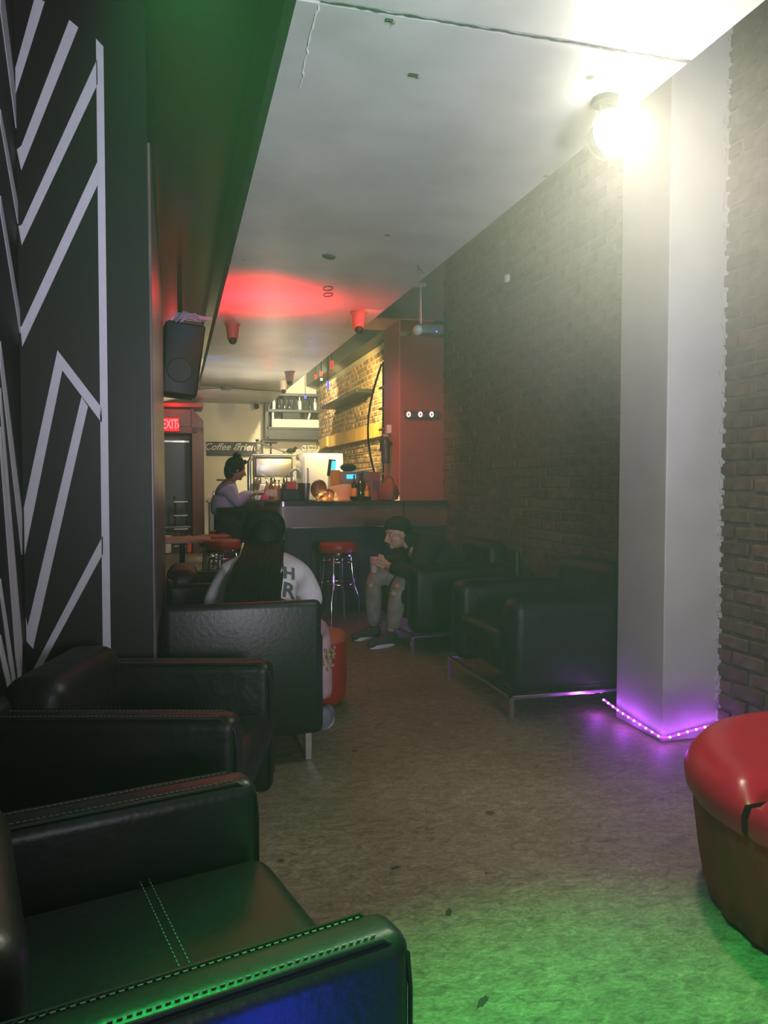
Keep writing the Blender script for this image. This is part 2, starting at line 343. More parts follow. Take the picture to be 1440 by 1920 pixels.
for p in ([(41, 612), (0, 367), (0, 398), (41, 650)], [(40, 422), (0, 205), (0, 232), (40, 460)], [(40, 274), (4, -30), (0, -10), (0, 20), (40, 320)],
          [(40, 962), (0, 640), (0, 690), (40, 1040)], [(40, 1200), (0, 727), (0, 768), (40, 1262)], [(39, 1268), (0, 800), (0, 850), (33, 1290)],
          [(30, 1285), (0, 1085), (0, 1120), (24, 1300)], [(24, 1300), (0, 1190), (0, 1230), (14, 1300)]): stripe(p, True)

# brick faces on the right wall: nearest 300 as single bricks, the rest as one relief part
bb = B(); bb.box((0, 0, 0), (.026, .205, .062), .006, 1); proto = bb.build('brick', brickm, wr)
bmesh_brick = proto.data
def brick_list(y0, y1, z1):
    out = []
    for r in range(int(z1/.076)):
        z = .04+r*.076; off = (.108 if r % 2 else 0)
        k = int((y0-off)/.216)
        while True:
            y = off+k*.216+.1; k += 1
            if y-.1 < y0: continue
            if y+.1 > y1: break
            out.append((y, z))
    return out
near = [(y, z) for y, z in brick_list(2.3, 3.3, 3.4)] + [(y, z) for y, z in brick_list(4.0, 7.3, 3.4) if .75 < z < 2.6]
near.sort(key=lambda p: p[0]); single = near[:299]; sset = set(single)
for i, (y, z) in enumerate(single):
    o = proto if i == 0 else proto.copy()
    if i: COL.objects.link(o)
    o.location = (XB+.004+random.uniform(-.005, .004), y+random.uniform(-.006, .006), z+random.uniform(-.003, .003)); o.rotation_euler = (random.uniform(-.02, .02), random.uniform(-.04, .04), random.uniform(-.02, .02)); o.scale = (1, random.uniform(.9, 1.0), random.uniform(.9, 1.02))
def brick_stuff(lst, x, m, parent):
    vs = []; fs = []
    for y, z in lst:
        hy = .1*random.uniform(.9, 1); hz = .031*random.uniform(.9, 1.02); x0 = x+random.uniform(-.005, .004)-.012; k = len(vs)
        y += random.uniform(-.005, .005); c = .004
        vs += [(x0, y-hy+c, z-hz+c), (x0, y+hy-c, z-hz+c), (x0, y+hy-c, z+hz-c), (x0, y-hy+c, z+hz-c), (x0+.026, y-hy, z-hz), (x0+.026, y+hy, z-hz), (x0+.026, y+hy, z+hz), (x0+.026, y-hy, z+hz)]
        fs += [(k, k+3, k+2, k+1), (k, k+1, k+5, k+4), (k+1, k+2, k+6, k+5), (k+2, k+3, k+7, k+6), (k+3, k, k+4, k+7)]
    me = bpy.data.meshes.new('bricks'); me.from_pydata(vs, [], fs); me.materials.append(m); o = bpy.data.objects.new('brickwork', me); COL.objects.link(o); o.parent = parent; o['kind'] = 'stuff'
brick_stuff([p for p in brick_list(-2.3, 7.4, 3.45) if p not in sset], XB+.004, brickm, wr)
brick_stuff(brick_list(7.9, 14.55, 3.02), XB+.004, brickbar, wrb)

# pillar with rough plaster edge
pil = B().box(((2.28+2.62)/2, 3.43, 1.75), (.34, .41, 3.5), .006, 2).build('wall_pillar', whitepaint, **STR)
b = B(); z = 0.0
while z < 3.45:
    hh = random.uniform(.015, .05); b.box((2.605+random.uniform(-.012, .012), 3.222, z), (random.uniform(.02, .06), .016, hh*1.1), .003, 1, (0, random.uniform(-.4, .4), 0)); z += hh
b.build('plaster_edge', whitepaint, pil, kind='stuff')

# stub wall, header and return at the bar opening
YS = 7.33
st = B().box(((2.147+2.62)/2, YS+.285, 1.35), (.473, .57, 2.7)).build('wall_stub', darkred, **STR)
B().box((2.141, YS+.285, 1.44), (.012, .571, 2.86)).build('return_face', salmon, st)
hd = B().box((2.0, YS+.285, 3.2), (1.22, .57, .66)).build('wall_header', mat('header_paint', (.13, .10, .09), .55, noise=(3, .8)), **STR)
B().box((1.95, YS+.285, 2.862), (1.1, .571, .012)).build('underside', salmon, hd)
# red vestibule with the exit door
vs = thing('vestibule', 'dark red wooden doorway surround at the far left end', 'doorway', (.1, 13.7, 0))
def vb(c, d, name, m, bev=.008, **k): return B().box(c, d, bev, 2).build(name, m, vs, inv=True, **k)
vb((.37, 14.1, 1.1), (.2, .8, 2.2), 'side_post', maroon)
vb((-.35, 14.1, 1.25), (.12, .8, 2.5), 'side_post', maroon)
vb((.0, 14.1, 2.14), (.74, .8, .12), 'lintel', maroon)
vb((.0, 13.86, 2.35), (.6, .2, .3), 'transom_panel', mat('grey_panel', (.13, .12, .12), .6))
vb((.05, 14.05, 2.56), (.84, .9, .07), 'cornice', mat('red_cornice', (.35, .03, .03), .5))
B().prism([(.27, 13.7, 2.52), (.47, 13.7, 2.3), (.47, 13.7, 2.1), (.27, 13.7, 2.1)], (0, .8, 0)).build('corner_block', maroon, vs, inv=True)
dr = B().box((-.01, 14.35, 1.0), (.58, .05, 2.0), .006).build('door_1', mat('slate_door', (.06, .075, .08), .4), **STR)
B().box((-.01, 14.31, 1.97), (.5, .03, .04), .004).build('door_closer_rail', steel, dr)
# rack seen in the doorway
rk = thing('utility_rack', 'silver wire utility rack with buckets in the far doorway', 'rack', (0, 13.9, 0))
for x in (-.02, .17): B().tube([(x, 13.95, 0), (x, 13.95, 1.0 if x < 0 else .9)], .018).build('upright', chrome, rk, inv=True)
for z in (.12, .42, .66, .9): B().box((.075, 13.95, z), (.24, .2, .02), .004).build('shelf', steel, rk, inv=True)
B().box((-.0, 13.85, .46), (.5, .03, .03), .004).build('push_bar', chrome, dr)
for (x, lab, m) in ((-.17, 'white plastic bucket at the foot of the doorway rack', white_en), (.21, 'orange and white cleaning bottle beside the doorway rack', mat('orange_plastic', (.7, .12, .03), .4))):
    r = .09 if x < 0 else .045
    o = B().lathe([(r*.8, 0), (r, .3), (r*.95, .3), (r*.9, .02)], (x, 13.8, .02), 16).build('bucket' if x < 0 else 'bottle', m, None, True); tag(o, lab, 'bucket' if x < 0 else 'bottle')

# ------------------------------------------------------------------ floodlight
fl = thing('floodlight', 'blazing warm white lamp head under the ceiling near the pillar', 'lamp', LAMP)
Mx = Matrix.Rotation(PI/2, 4, 'X')
B().lathe([(.074, 0), (.078, .02), (.07, .06), (.05, .075)], (LAMP[0], LAMP[1]-.0, LAMP[2]), 28, Matrix.Rotation(-PI/2, 4, 'X')).build('lamp_housing', blackmetal, fl, True, inv=True)
B().ball((LAMP[0], LAMP[1]-.018, LAMP[2]), (.088, .022, .088), 24, 12).build('lens', lampglow, fl, True, inv=True)
B().box((LAMP[0], LAMP[1]+.05, LAMP[2]+.11), (.05, .012, .12), .003).build('bracket', blackmetal, fl, inv=True)
B().cyl((LAMP[0], LAMP[1]+.05, ZC-.022), .05, .022, 20).build('ceiling_rose', blackmetal, fl, True, inv=True)

# ------------------------------------------------------------------ armchairs
def armchair(name, label, loc, rz, W=.78, D=.76, AH=.62, BH=.70, at=.10, m=leather, group='black leather armchairs', plump=.05, chrome_frame=False, legs=.12, BP=None, ab=.035):
    # faces +x, width along y, back at -D
    t = thing(name, label, 'armchair', loc, rz, group)
    z0 = legs+.02
    for s in (-1, 1):
        a = B().box((-D/2, s*(W/2-at/2), (AH+z0)/2), (D, at, AH-z0), ab, 5).build('arm', m, t, True)
        for e in ((-1, 1) if ab < .05 else ()):
            yy = s*(W/2-at/2)+e*(at/2-.012); x1 = -.03; p = [(-D+.03, yy, AH-.004), (x1-.02, yy, AH-.004), (-.008, yy, AH-.035), (-.003, yy, AH-.09), (-.003, yy, z0+.05)]
            B().tube(p, .0038, 6).build('piping', m, a, True)
            b = B()
            for k in range(int((D-.1)/.012)): b.box((-.06-k*.012, yy-e*.012, AH+.0005), (.007, .0022, .0018))
            b.build('stitching', stitch, a, kind='stuff')
    B().box((-D/2-.02, 0, .22+legs/2), (D-.06, W-2*at-.005, .16), .02, 3).build('seat_base', m, t, True)
    sc = B().box((-.27-.03, 0, .385), (.62, W-2*at-.012, .13), .05, 5).build('seat_cushion', m, t, True)
    for k in (-1, 1):
        b = B()
        for i in range(40): b.box((-.26+k*.009, (i-19.5)*.0135, .4505), (.0022, .008, .0018))
        b.build('seam', stitch, sc, kind='stuff')
    B().box((-D+.10, 0, (BH+z0)/2), (.20, W-2*at+.0, BH-z0), .07, 5).build('backrest', m, t, True)
    bp2 = BH-.05 if BP is None else BP
    B().box((-D+.02, 0, (bp2+z0)/2), (.06, W-.02, bp2-z0), .03, 3).build('back_panel', m, t, True)
    if chrome_frame:
        b = B(); zz = z0-.01
        q = [(.0, -W/2+.01), (.0, W/2-.01), (-D+.02, W/2-.01), (-D+.02, -W/2+.01)]
        for i in range(4):
            p, r = q[i], q[(i+1) % 4]; c = ((p[0]+r[0])/2, (p[1]+r[1])/2, zz); d = (abs(p[0]-r[0])+.02, abs(p[1]-r[1])+.02, .02); b.box(c, d, .003, 1)
        b.build('chrome_frame', chrome, t)
        for x, y in q: B().box((x, y, zz/2), (.024, .024, zz), .003, 1).build('leg', chrome, t)
    else:
        for x in (-.07, -D+.08):
            for y in (-W/2+.06, W/2-.06): B().box((x, y, (z0+.01)/2), (.035, .035, z0+.01), .004, 1).build('leg', chrome, t)
    return t
G = 'black leather armchairs'
armchair('armchair', 'nearest black leather armchair with green light on its arm, bottom left', (.245, 1.44, 0), math.radians(14), W=.77, D=.71, AH=.607, m=leather)
armchair('armchair', 'black leather armchair second from the camera, below the white wall stripes', (.25, 2.49, 0), math.radians(-15), W=.74, D=.72, m=leather2)
cb = armchair('armchair', 'tall-backed black armchair seen from behind, holding the person in the white shirt', (.268, 4.13, 0), math.radians(91), W=.705, D=.76, BH=.70, AH=.60, BP=.745, m=leather)
armchair('armchair', 'black armchair in shadow beyond the person with long braids, by the dark wall end', (.66, 5.35, 0), math.radians(0), W=.76, D=.72, m=leather2)
GR = 'low black leather sofas along the brick wall'
def sofa(label, y, W, loc_x, rz=PI):
    t = armchair('lounge_chair', label, (loc_x, y, 0), rz, W=W, D=.86, AH=.645, BH=.80, at=.19, ab=.07, m=leather2, group=GR, chrome_frame=True)
    return t
sofa('wide black leather lounge chair nearest the white pillar, chrome base rail', 4.19, .99, 1.70)
sofa('black leather lounge chair the man in dark hoodie sits on', 5.82, .96, 1.66)

# pouf and big ottoman
p = thing('pouf', 'small round red pouf behind the tall-backed armchair', 'pouf', (.74, 4.32, 0))
B().lathe([(.15, 0), (.185, .03), (.195, .07), (.20, .2), (.197, .35), (.19, .385)], n=40).build('body', redvinyl, p, True)
B().lathe([(.197, .37), (.198, .39), (.185, .41), (.15, .42), (.08, .424), (0, .425)], n=40).build('cushion_top', mat('pouf_top', (.50, .10, .06), .5, noise=(8, .85)), p, True)
ot = thing('ottoman', 'large round red leather ottoman at the right edge', 'ottoman', (2.01, 1.74, 0))
def wr_(a, z): return 1+.010*math.sin(a*26+z*9)*(1-z/.4)+.006*math.sin(a*61+2)
B().lathe([(.47, 0), (.50, .02), (.52, .12), (.54, .26), (.545, .34), (.53, .36)], n=140, fn=wr_).build('skirt', mat('red_brown_skirt', (.30, .02, .022), .65, spec=.2, noise=(5, .8), bump=(9, .5, .02)), ot, True)
def wedge(a0, a1, z0, z1, R):
    b = B(); bm = b.bm; nu, nv = 30, 18; top = {}
    g = .01
    for i in range(nu+1):
        for j in range(nv+1):
            u = i/nu; v = j/nv
            a = a0+(a1-a0)*u; r = R*v
            eu = min(u, 1-u)*(a1-a0)*r; er = R-r; e = min(eu, er*1.0)
            h = min(1, e/.11); h = math.sqrt(max(0, 1-(1-h)**2))
            z = z0+.03+(z1-z0-.03)*h
            rr = r-(.0 if er > .0 else 0)
            top[i, j] = bm.verts.new((rr*math.cos(a), rr*math.sin(a), z)); 
    for i in range(nu):
        for j in range(nv): bm.faces.new((top[i, j], top[i+1, j], top[i+1, j+1], top[i, j+1]))
    rim = [top[i, nv] for i in range(nu+1)]; prev = rim
    for (dr, z) in ((.012, z0+.0), (.008, z0-.04), (-.01, z0-.065), (-.05, z0-.08)):
        cur = [bm.verts.new(((R+dr)*math.cos(a0+(a1-a0)*i/nu), (R+dr)*math.sin(a0+(a1-a0)*i/nu), z)) for i in range(nu+1)]
        for i in range(nu): bm.faces.new((prev[i], prev[i+1], cur[i+1], cur[i]))
        prev = cur
    bmesh.ops.remove_doubles(bm, verts=bm.verts, dist=.0008)
    return b
for k in range(3):
    a0 = math.radians(186+120*k)+.02; a1 = a0+math.radians(120)-.04
    wedge(a0, a1, .385, .47, .56).build('cushion', redleather, ot, True)

# ------------------------------------------------------------------ LED rope round the pillar foot
lr = thing('led_rope', 'purple glowing LED rope light around the foot of the white pillar', 'light', (2.24, 3.2, 0))
path = [(2.262, 3.72, .07), (2.255, 3.55, .055), (2.258, 3.35, .04), (2.262, 3.215, .03), (2.30, 3.205, .028), (2.42, 3.203, .05), (2.55, 3.205, .068), (2.6, 3.19, .07), (2.585, 2.95, .07)]
rope = B().tube(path, .006, 8); rope.build('tube', mat('violet_tube', (.3, .1, .5), .2, emit=(.5, .05, 1), estr=1.2), lr, True, inv=True)
def along(path, step):
    out = []; acc = 0
    for a, b in zip(path, path[1:]):
        a = Vector(a); b = Vector(b); d = (b-a).length; t = step-acc if acc else 0
        while t < d: out.append(a+(b-a)*(t/d)); t += step
        acc = d-(t-step)
    return out
bd = bpy.data.meshes.new('led'); q = bmesh.new(); bmesh.ops.create_icosphere(q, subdivisions=1, radius=.0058); q.to_mesh(bd); q.free(); bd.materials.append(purpled)
for p_ in along(path, .05):
    off = Vector((-.006, 0, 0)) if p_.y > 3.22 else Vector((0, -.006, 0))
    o = bpy.data.objects.new('led', bd); COL.objects.link(o); o.parent = lr; o.matrix_parent_inverse = world(lr).inverted(); o.location = p_+off+Vector((0, 0, .003))
for k, p_ in enumerate(((2.20, 3.70, .05), (2.21, 3.45, .05), (2.24, 3.17, .05), (2.45, 3.13, .07))): point('rope_glow', p_, .42, (.48, .06, 1), .03)

# ------------------------------------------------------------------ bar
YF = 7.2
bar = thing('bar_counter', 'long dark curved bar counter across the middle of the room', 'bar', (1.4, YF, 0))
def outline(off, x_end, x1=2.13):
    R = .12; cx, cy = .97, YF+R
    pts = [(x1, YF-off)]
    pts += [(cx-(R+off)*math.sin(a), cy-(R+off)*math.cos(a)) for a in [PI/2*i/14 for i in range(15)]]
    pts += [(cx-R-off, x_end)]
    inner = [(cx-R+.38, x_end)] + [(cx+.45-.12*math.sin(a), YF+.63-.12*math.cos(a)) for a in [PI/2*(1-i/8) for i in range(9)]] + [(x1, YF+.51)]
    return pts+inner
B().prism([(x, y, 1.035) for x, y in outline(.05, 11.2)], (0, 0, .045)).build('bar_top', bartop, bar, inv=True)
B().prism([(x, y, .83) for x, y in outline(.03, 11.2)], (0, 0, .205)).build('fascia', wooddark, bar, inv=True)
B().prism([(x, y, .0) for x, y in outline(-.12, 11.2)], (0, 0, .83)).build('bar_front', barfront, bar, inv=True)
b = B().box((1.6, YF-.032, .832), (1.1, .006, .008)); b.build('metal_edge', chrome, bar, inv=True)
for k in range(5): B().box((1.12+k*.235, YF+.115, .42), (.215, .012, .72), .004).build('front_panel', barfront, bar, inv=True)
ext = thing('counter_extension', 'dark bar counter stretch in front of the red stub wall', 'counter', (2.36, YF, 0))
B().box((2.365, YF+.04, 1.058), (.45, .17, .044), .004).build('counter_top', bartop, ext, inv=True)
B().box((2.365, YF+.05, .93), (.45, .14, .2)).build('fascia', wooddark, ext, inv=True)
B().box((2.365, YF+.065, .415), (.45, .11, .83)).build('front_panel', barfront, ext, inv=True)

# bar stools
def stool(loc, label, H=.72, col=redvinyl):
    t = thing('bar_stool', label, 'stool', loc, .3, 'red topped chrome bar stools')
    B().lathe([(.12, H-.09), (.16, H-.085), (.172, H-.06), (.175, H-.03), (.165, H-.008), (.14, H), (0, H+.004)], n=32).build('seat', col, t, True)
    B().lathe([(.15, H-.115), (.155, H-.1), (.155, H-.088), (.14, H-.085)], n=32).build('seat_ring', chrome, t, True)
    for k in range(4):
        a = PI/4+k*PI/2; c, s = math.cos(a), math.sin(a)
        B().tube([(c*.10, s*.10, H-.1), (c*.125, s*.125, H-.13), (c*.14, s*.14, .40), (c*.15, s*.15, .33), (c*.20, s*.20, .2), (c*.205, s*.205, 0)], .0125, 10).build('leg', chrome, t, True)
    for z, r in ((.55, .135), (.35, .15)):
        B().tube([(r*math.cos(2*PI*i/32), r*math.sin(2*PI*i/32), z) for i in range(33)], .008, 8).build('foot_ring', chrome, t, True)
    return t
s0 = stool((1.40, 6.78, 0), 'chrome bar stool with padded red seat standing alone before the bar front')
dup(s0, (.42, 7.35, 0), .5, 'red bar stool nearest the camera along the left end of the bar')
dup(s0, (.37, 8.0, 0), .1, 'second red bar stool along the left end of the bar')
dup(s0, (.52, 8.72, 0), .2, 'red bar stool under the seated woman in the lavender top')

# ------------------------------------------------------------------ bar-top things
ZB = 1.08
def lobj(name, label, cat, loc, prof, m, group=None, parts=(), n=20):
    t = thing(name, label, cat, loc, 0, group)
    B().lathe(prof, n=n).build('body', m, t, True)
    for pn, pr_, pm in parts: B().lathe(pr_, n=n).build(pn, pm, t, True)
    return t
def P(px, Y_, z=ZB): p = atY(px, 900, Y_); return (p.x, p.y, z)
def bottle(px, Yd, h, r, label, m, capm=None, lab=None, group='liquor bottles on the bar', z=ZB):
    parts = [('cap', [(r*.34, h*.93), (r*.34, h), (0, h)], capm or blackpl)]
    if lab: parts.append(('paper_label', [(r*1.02, h*.15), (r*1.02, h*.48)], lab))
    return lobj('bottle', label, 'bottle', P(px, Yd, z), [(r*.95, 0), (r, .01), (r, h*.58), (r*.8, h*.66), (r*.33, h*.76), (r*.3, h*.94)], m, group, parts)
amber = mat('amber_glass', (.35, .14, .02), .1, spec=.8); dkg = mat('dark_bottle_glass', (.02, .02, .015), .08, spec=.8); yel = mat('yellow_plastic', (.75, .5, .05), .4); ylab = mat('orange_paper', (.75, .35, .06), .7); wlab = mat('white_paper', (.75, .70, .6), .7)
bottle(664, 7.5, .25, .028, 'dark bottle with orange label, left of the bottle cluster by the barman', dkg, lab=ylab)
bottle(676, 7.45, .27, .036, 'squat black bottle in the middle of the cluster by the barman', dkg)
bottle(680, 7.6, .29, .03, 'tallest dark bottle at the back of the cluster by the barman', dkg)
bottle(688, 7.42, .19, .026, 'small bottle with yellow label, right of the cluster by the barman', amber, lab=yel)
for px, hh, m, lb in ((500, .19, yel, 'yellow squeeze bottle between the orange drink and the cups'), (508, .22, amber, 'amber bottle behind the yellow squeeze bottle'), (516, .2, yel, 'yellow-topped bottle beside the white cup stack'), (523, .2, wlab, 'white bottle next to the black bar caddy')):
    bottle(px, 7.9, hh, .025, lb, m, group='mixer bottles at the left of the bar', lab=wlab)
# wine glass with orange drink
gl = thing('champagne_flute', 'stemmed glass of orange drink before the woman in lavender', 'glass', P(482, 7.75))
B().lathe([(.034, 0), (.034, .003), (.005, .006), (.004, .09), (.02, .11), (.027, .14), (.028, .21), (.0265, .21), (.0255, .14), (.004, .1)], n=24).build('glass_body', glass, gl, True)
B().lathe([(.004, .105), (.018, .115), (.0245, .14), (.025, .165), (0, .165)], n=20).build('drink', mat('orange_juice', (.95, .5, .04), .4), gl, True)
# black caddy, cups, shakers
cd_ = thing('bar_caddy', 'black bar napkin caddy with a red box in it', 'caddy', P(544, 7.55))
B().box((0, 0, .055), (.17, .1, .11), .006).build('box', blackpl, cd_); B().box((.01, .02, .14), (.1, .05, .09), .004).build('red_box', mat('red_card', (.55, .02, .03), .5), cd_); B().box((-.06, .01, .12), (.04, .06, .08), .004).build('divider', blackpl, cd_)
cupp = lobj('cup', 'white paper cup leaning beside the red box in the caddy', 'cup', P(529, 7.75), [(.028, 0), (.038, .12), (.035, .12), (.026, .01)], mat('white_cup', (.8, .8, .8), .5))
for px, lb in ((566, 'steel shaker tin nearer the black caddy'), (573, 'steel shaker tin nearer the barman')):
    lobj('shaker_tin', lb, 'shaker', P(px, 7.5 if px == 573 else 7.6), [(.03, 0), (.033, .005), (.046, .16), (.048, .17), (.044, .17), (.031, .01)], steel, 'steel shaker tins')
o = B().lathe([(.0, 0), (.04, .0), (.048, .01), (.03, .045), (.012, .06), (0, .062)], P(496, 7.6), 20).build('folded_cloth', mat('pink_cloth', (.75, .12, .3), .9), None, True); tag(o, 'crumpled pink napkin on the bar by the mixer bottles', 'napkin')
o = B().box(P(499, 7.62, ZB-.001), (.3, .22, .008), .003).build('bar_mat', blackpl, None); tag(o, 'flat black bar mat under the pink napkin', 'mat')
o = B().box(P(553, 7.42, ZB+.003), (.36, .14, .008), .003).build('bar_mat', blackpl, None); tag(o, 'flat black bar mat under the caddy and shaker tins', 'mat')
tr = lobj('ash_tray', 'round dark tray in front of the bottle cluster', 'tray', P(676, 7.25), [(.085, 0), (.1, .006), (.105, .04), (.1, .04), (.094, .012)], blackpl)
mn = thing('menu_board', 'upright maroon menu card standing on the bar', 'menu', P(703, 7.32))
B().box((0, 0, .14), (.11, .012, .28), .003, rot=(-.08, 0, .05)).build('card', mat('maroon_card', (.16, .05, .055), .5), mn); B().box((0, -.018, .15), (.05, .002, .09), 0, rot=(-.08, 0, .05)).build('printed_panel', mat('dark_print', (.07, .04, .06), .5), mn)
bg = thing('handbag', 'slouchy maroon bag with handles at the right end of the bar', 'bag', P(729, 7.26))
B().lathe([(.05, 0), (.09, .01), (.105, .07), (.085, .14), (.05, .17), (.03, .175)], n=24, fn=lambda a, z: 1+.12*math.sin(3*a)+.05*math.sin(7*a+z*30)).build('pouch', mat('maroon_cloth', (.20, .05, .05), .7, bump=(20, .6, .02)), bg, True)
B().tube([(.05*math.cos(a)-.0, .01, .165+.07*math.sin(a)) for a in [PI*i/10 for i in range(11)]], .008, 8).build('handle', mat('maroon_cloth', (0, 0, 0)), bg, True)
cn = lobj('paper_cone', 'pale cone-shaped candle lamp beside the maroon bag', 'candle', P(744, 7.3), [(.03, 0), (.028, .03), (.008, .1), (.004, .11)], emis('candle_glow', (1, .55, .22), .9), n=16)
for px, lb in ((719, 'small dark glass behind the maroon bag'),):
    lobj('tumbler', lb, 'glass', P(px, 7.55), [(.022, 0), (.026, .16), (.024, .16), (.02, .01)], glass)

# ------------------------------------------------------------------ back bar
fr = thing('refrigerator', 'tall white refrigerator behind the bar', 'refrigerator', tuple(atY(606, 900, 10.2))[:2]+(0,))
fz = 1.64
B().box((0, .3, fz/2), (.55, .6, fz), .02, 3).build('cabinet', white_en, fr, True)
B().box((0, -.03, fz/2+.05), (.53, .05, fz-.15), .018, 3).build('door', white_en, fr, True)
B().box((-.22, -.07, 1.2), (.02, .03, .5), .006).build('handle', steel, fr)
em = thing('espresso_machine', 'steel commercial coffee machine with pipes on the far counter', 'coffee machine', tuple(atY(515, 900, 11.2))[:2]+(0,))
B().box((0, .2, .5), (.62, .5, 1.0), .01).build('counter_cabinet', steel, em)
B().box((0, .22, 1.12), (.6, .4, .22), .02, 3).build('machine_base', steel, em, True)
B().box((0, .25, 1.47), (.56, .34, .3), .03, 3).build('machine_hood', steel, em, True)
B().box((0, .05, 1.15), (.4, .03, .06), .004).build('drip_slot', blackpl, em)
for x in (-.22, -.02, .16): B().lathe([(.02, 1.2), (.035, 1.22), (.035, 1.3), (.02, 1.32)], (x, .06, 0), 16).build('group_head', chrome, em, True)
for x in (-.2, .2): B().tube([(x, .02, 1.35), (x+.06, -.02, 1.33), (x+.12, -.03, 1.2)], .014, 8).build('steam_wand', chrome, em, True)
B().tube([(-.3, 0, 1.05), (-.3, 0, 1.75), (-.24, .02, 1.82), (.3, .02, 1.64), (.34, .02, 1.64)], .012, 8).build('rail', chrome, em, True)
B().box((0, .2, 1.645), (.64, .46, .02), .004).build('top_shelf', steel, em)
B().tube([(-.36, .05, 1.0), (-.36, .05, 1.55), (-.32, .05, 1.6)], .03, 10).build('water_pipe', chrome, em, True)
ex, ey = em.location.x, em.location.y
bs = thing('glass_jar', 'large clear jar on top of the coffee machine', 'jar', (ex-.2, ey+.2, 1.655)); B().lathe([(.055, 0), (.06, .01), (.06, .15), (.045, .18), (.05, .2)], n=20).build('jar_body', glass, bs, True); B().lathe([(.05, .2), (.05, .22), (0, .225)], n=20).build('lid', steel, bs, True)
pn = thing('cake_stand', 'black round cake stand on top of the coffee machine', 'stand', (ex-.03, ey+.2, 1.655)); B().lathe([(.05, 0), (.012, .01), (.012, .16)], n=16).build('stem', blackpl, pn, True); B().lathe([(.08, .16), (.1, .17), (.1, .18), (0, .185)], n=24).build('plate', blackpl, pn, True)
bk = thing('wire_basket', 'steel wire basket bowl on top of the white refrigerator', 'basket', (fr.location.x-.12, fr.location.y+.3, fz)); 
for z, r in ((.0, .08), (.05, .12), (.1, .14)): B().tube([(r*math.cos(2*PI*i/20), r*math.sin(2*PI*i/20), z+.006) for i in range(21)], .005, 6).build('ring', steel, bk, True)
b = B()
for i in range(16): a = 2*PI*i/16; b.tube([(.08*math.cos(a), .08*math.sin(a), .005), (.12*math.cos(a), .12*math.sin(a), .05), (.14*math.cos(a), .14*math.sin(a), .105)], .004, 5)
b.build('wires', steel, bk, True)
bd_ = thing('bird_figurine', 'black bird figurine perched on the rail above the coffee machine', 'figurine', (ex+.27, ey+.18, 1.655))
b = B(); b.ball((0, 0, .06), (.07, .035, .035)); b.ball((.06, 0, .095), .025); b.tube([(.08, 0, .1), (.11, 0, .097)], .008, 6, .001); b.tube([(-.05, 0, .05), (-.13, 0, .02)], .02, 6, .008); b.build('body', blackpl, bd_, True)
for s in (-1, 1): B().tube([(0, s*.012, .035), (.005, s*.014, 0)], .004, 5).build('leg', blackpl, bd_)
fc = thing('faucet', 'tall white gooseneck faucet behind the bar caddy', 'faucet', P(547, 9.2, 0)); 
B().box((.16, .1, .45), (.36, .4, .9), .01).build('sink_cabinet', steel, fc); B().lathe([(.03, .9), (.03, .93), (.018, .94)], n=16).build('base', white_en, fc, True)
B().tube([(0, 0, .92), (0, 0, 1.36)]+[(.045-.045*math.cos(a), 0, 1.36+.05*math.sin(a)) for a in [PI*i/8 for i in range(1, 9)]]+[(.09, 0, 1.3)], .016, 10).build('neck', white_en, fc, True)
# POS screen and gray appliance
ps = thing('pos_terminal', 'tilted bright cyan and white till screen behind the barman', 'screen', P(625, 8.9, 0))
B().box((0, .1, .5), (.2, .3, 1.0), .01).build('cabinet', white_en, ps); B().tube([(0, .05, 1.0), (0, .02, 1.3)], .02, 8).build('stand', steel, ps, True)
sc_ = B().box((0, 0, 1.42), (.13, .025, .2), .006, rot=(-.1, .12, -.2)).build('screen_case', blackpl, ps); B().box((-.003, -.016, 1.42), (.055, .004, .17), 0, rot=(-.1, .12, -.2)).build('display', cyan, sc_); B().box((.038, -.022, 1.42), (.045, .004, .185), 0, rot=(-.1, .12, -.2)).build('display_edge', screenw, sc_)
for px, lb, nm, zz in ((655, 'grey ice machine with a blue display behind the bottles', 'ice_machine', 1.38),):
    im = thing(nm, lb, 'appliance', P(px+8, 8.8, 0)); B().box((0, .25, zz/2), (.42, .5, zz), .012, 2).build('cabinet', mat('grey_plastic', (.30, .29, .31), .35), im, True); B().box((-.03, -.006, zz-.06), (.11, .01, .05), .002).build('display', cyan, im); B().box((0, -.004, .9), (.36, .012, .5), .004).build('front_door', mat('grey_plastic', (0, 0, 0)), im)
ix, iy = im.location.x, im.location.y
o = B().ball((ix-.02, iy+.2, 1.43), (.1, .06, .05), 14, 8).build('cloth_heap', blackcloth, None, True); tag(o, 'black cloth heaped on the grey ice machine', 'cloth')
o = B().box((ix+.13, iy+.05, 1.39), (.2, .1, .018), .004, rot=(0, -.12, .2)).build('clipboard', white_en, None); tag(o, 'white clipboard lying on the grey ice machine', 'clipboard')
o = B().box((ix-.24, iy-.1, 1.295), (.1, .1, .2), .01).build('snack_box', ylab, None); tag(o, 'orange snack carton beside the grey ice machine', 'box')
o2 = B().box((ix-.24, iy-.1, .5925), (.14, .16, 1.185), .01).build('side_cabinet', white_en, None); tag(o2, 'narrow white cabinet under the orange snack carton', 'cabinet')

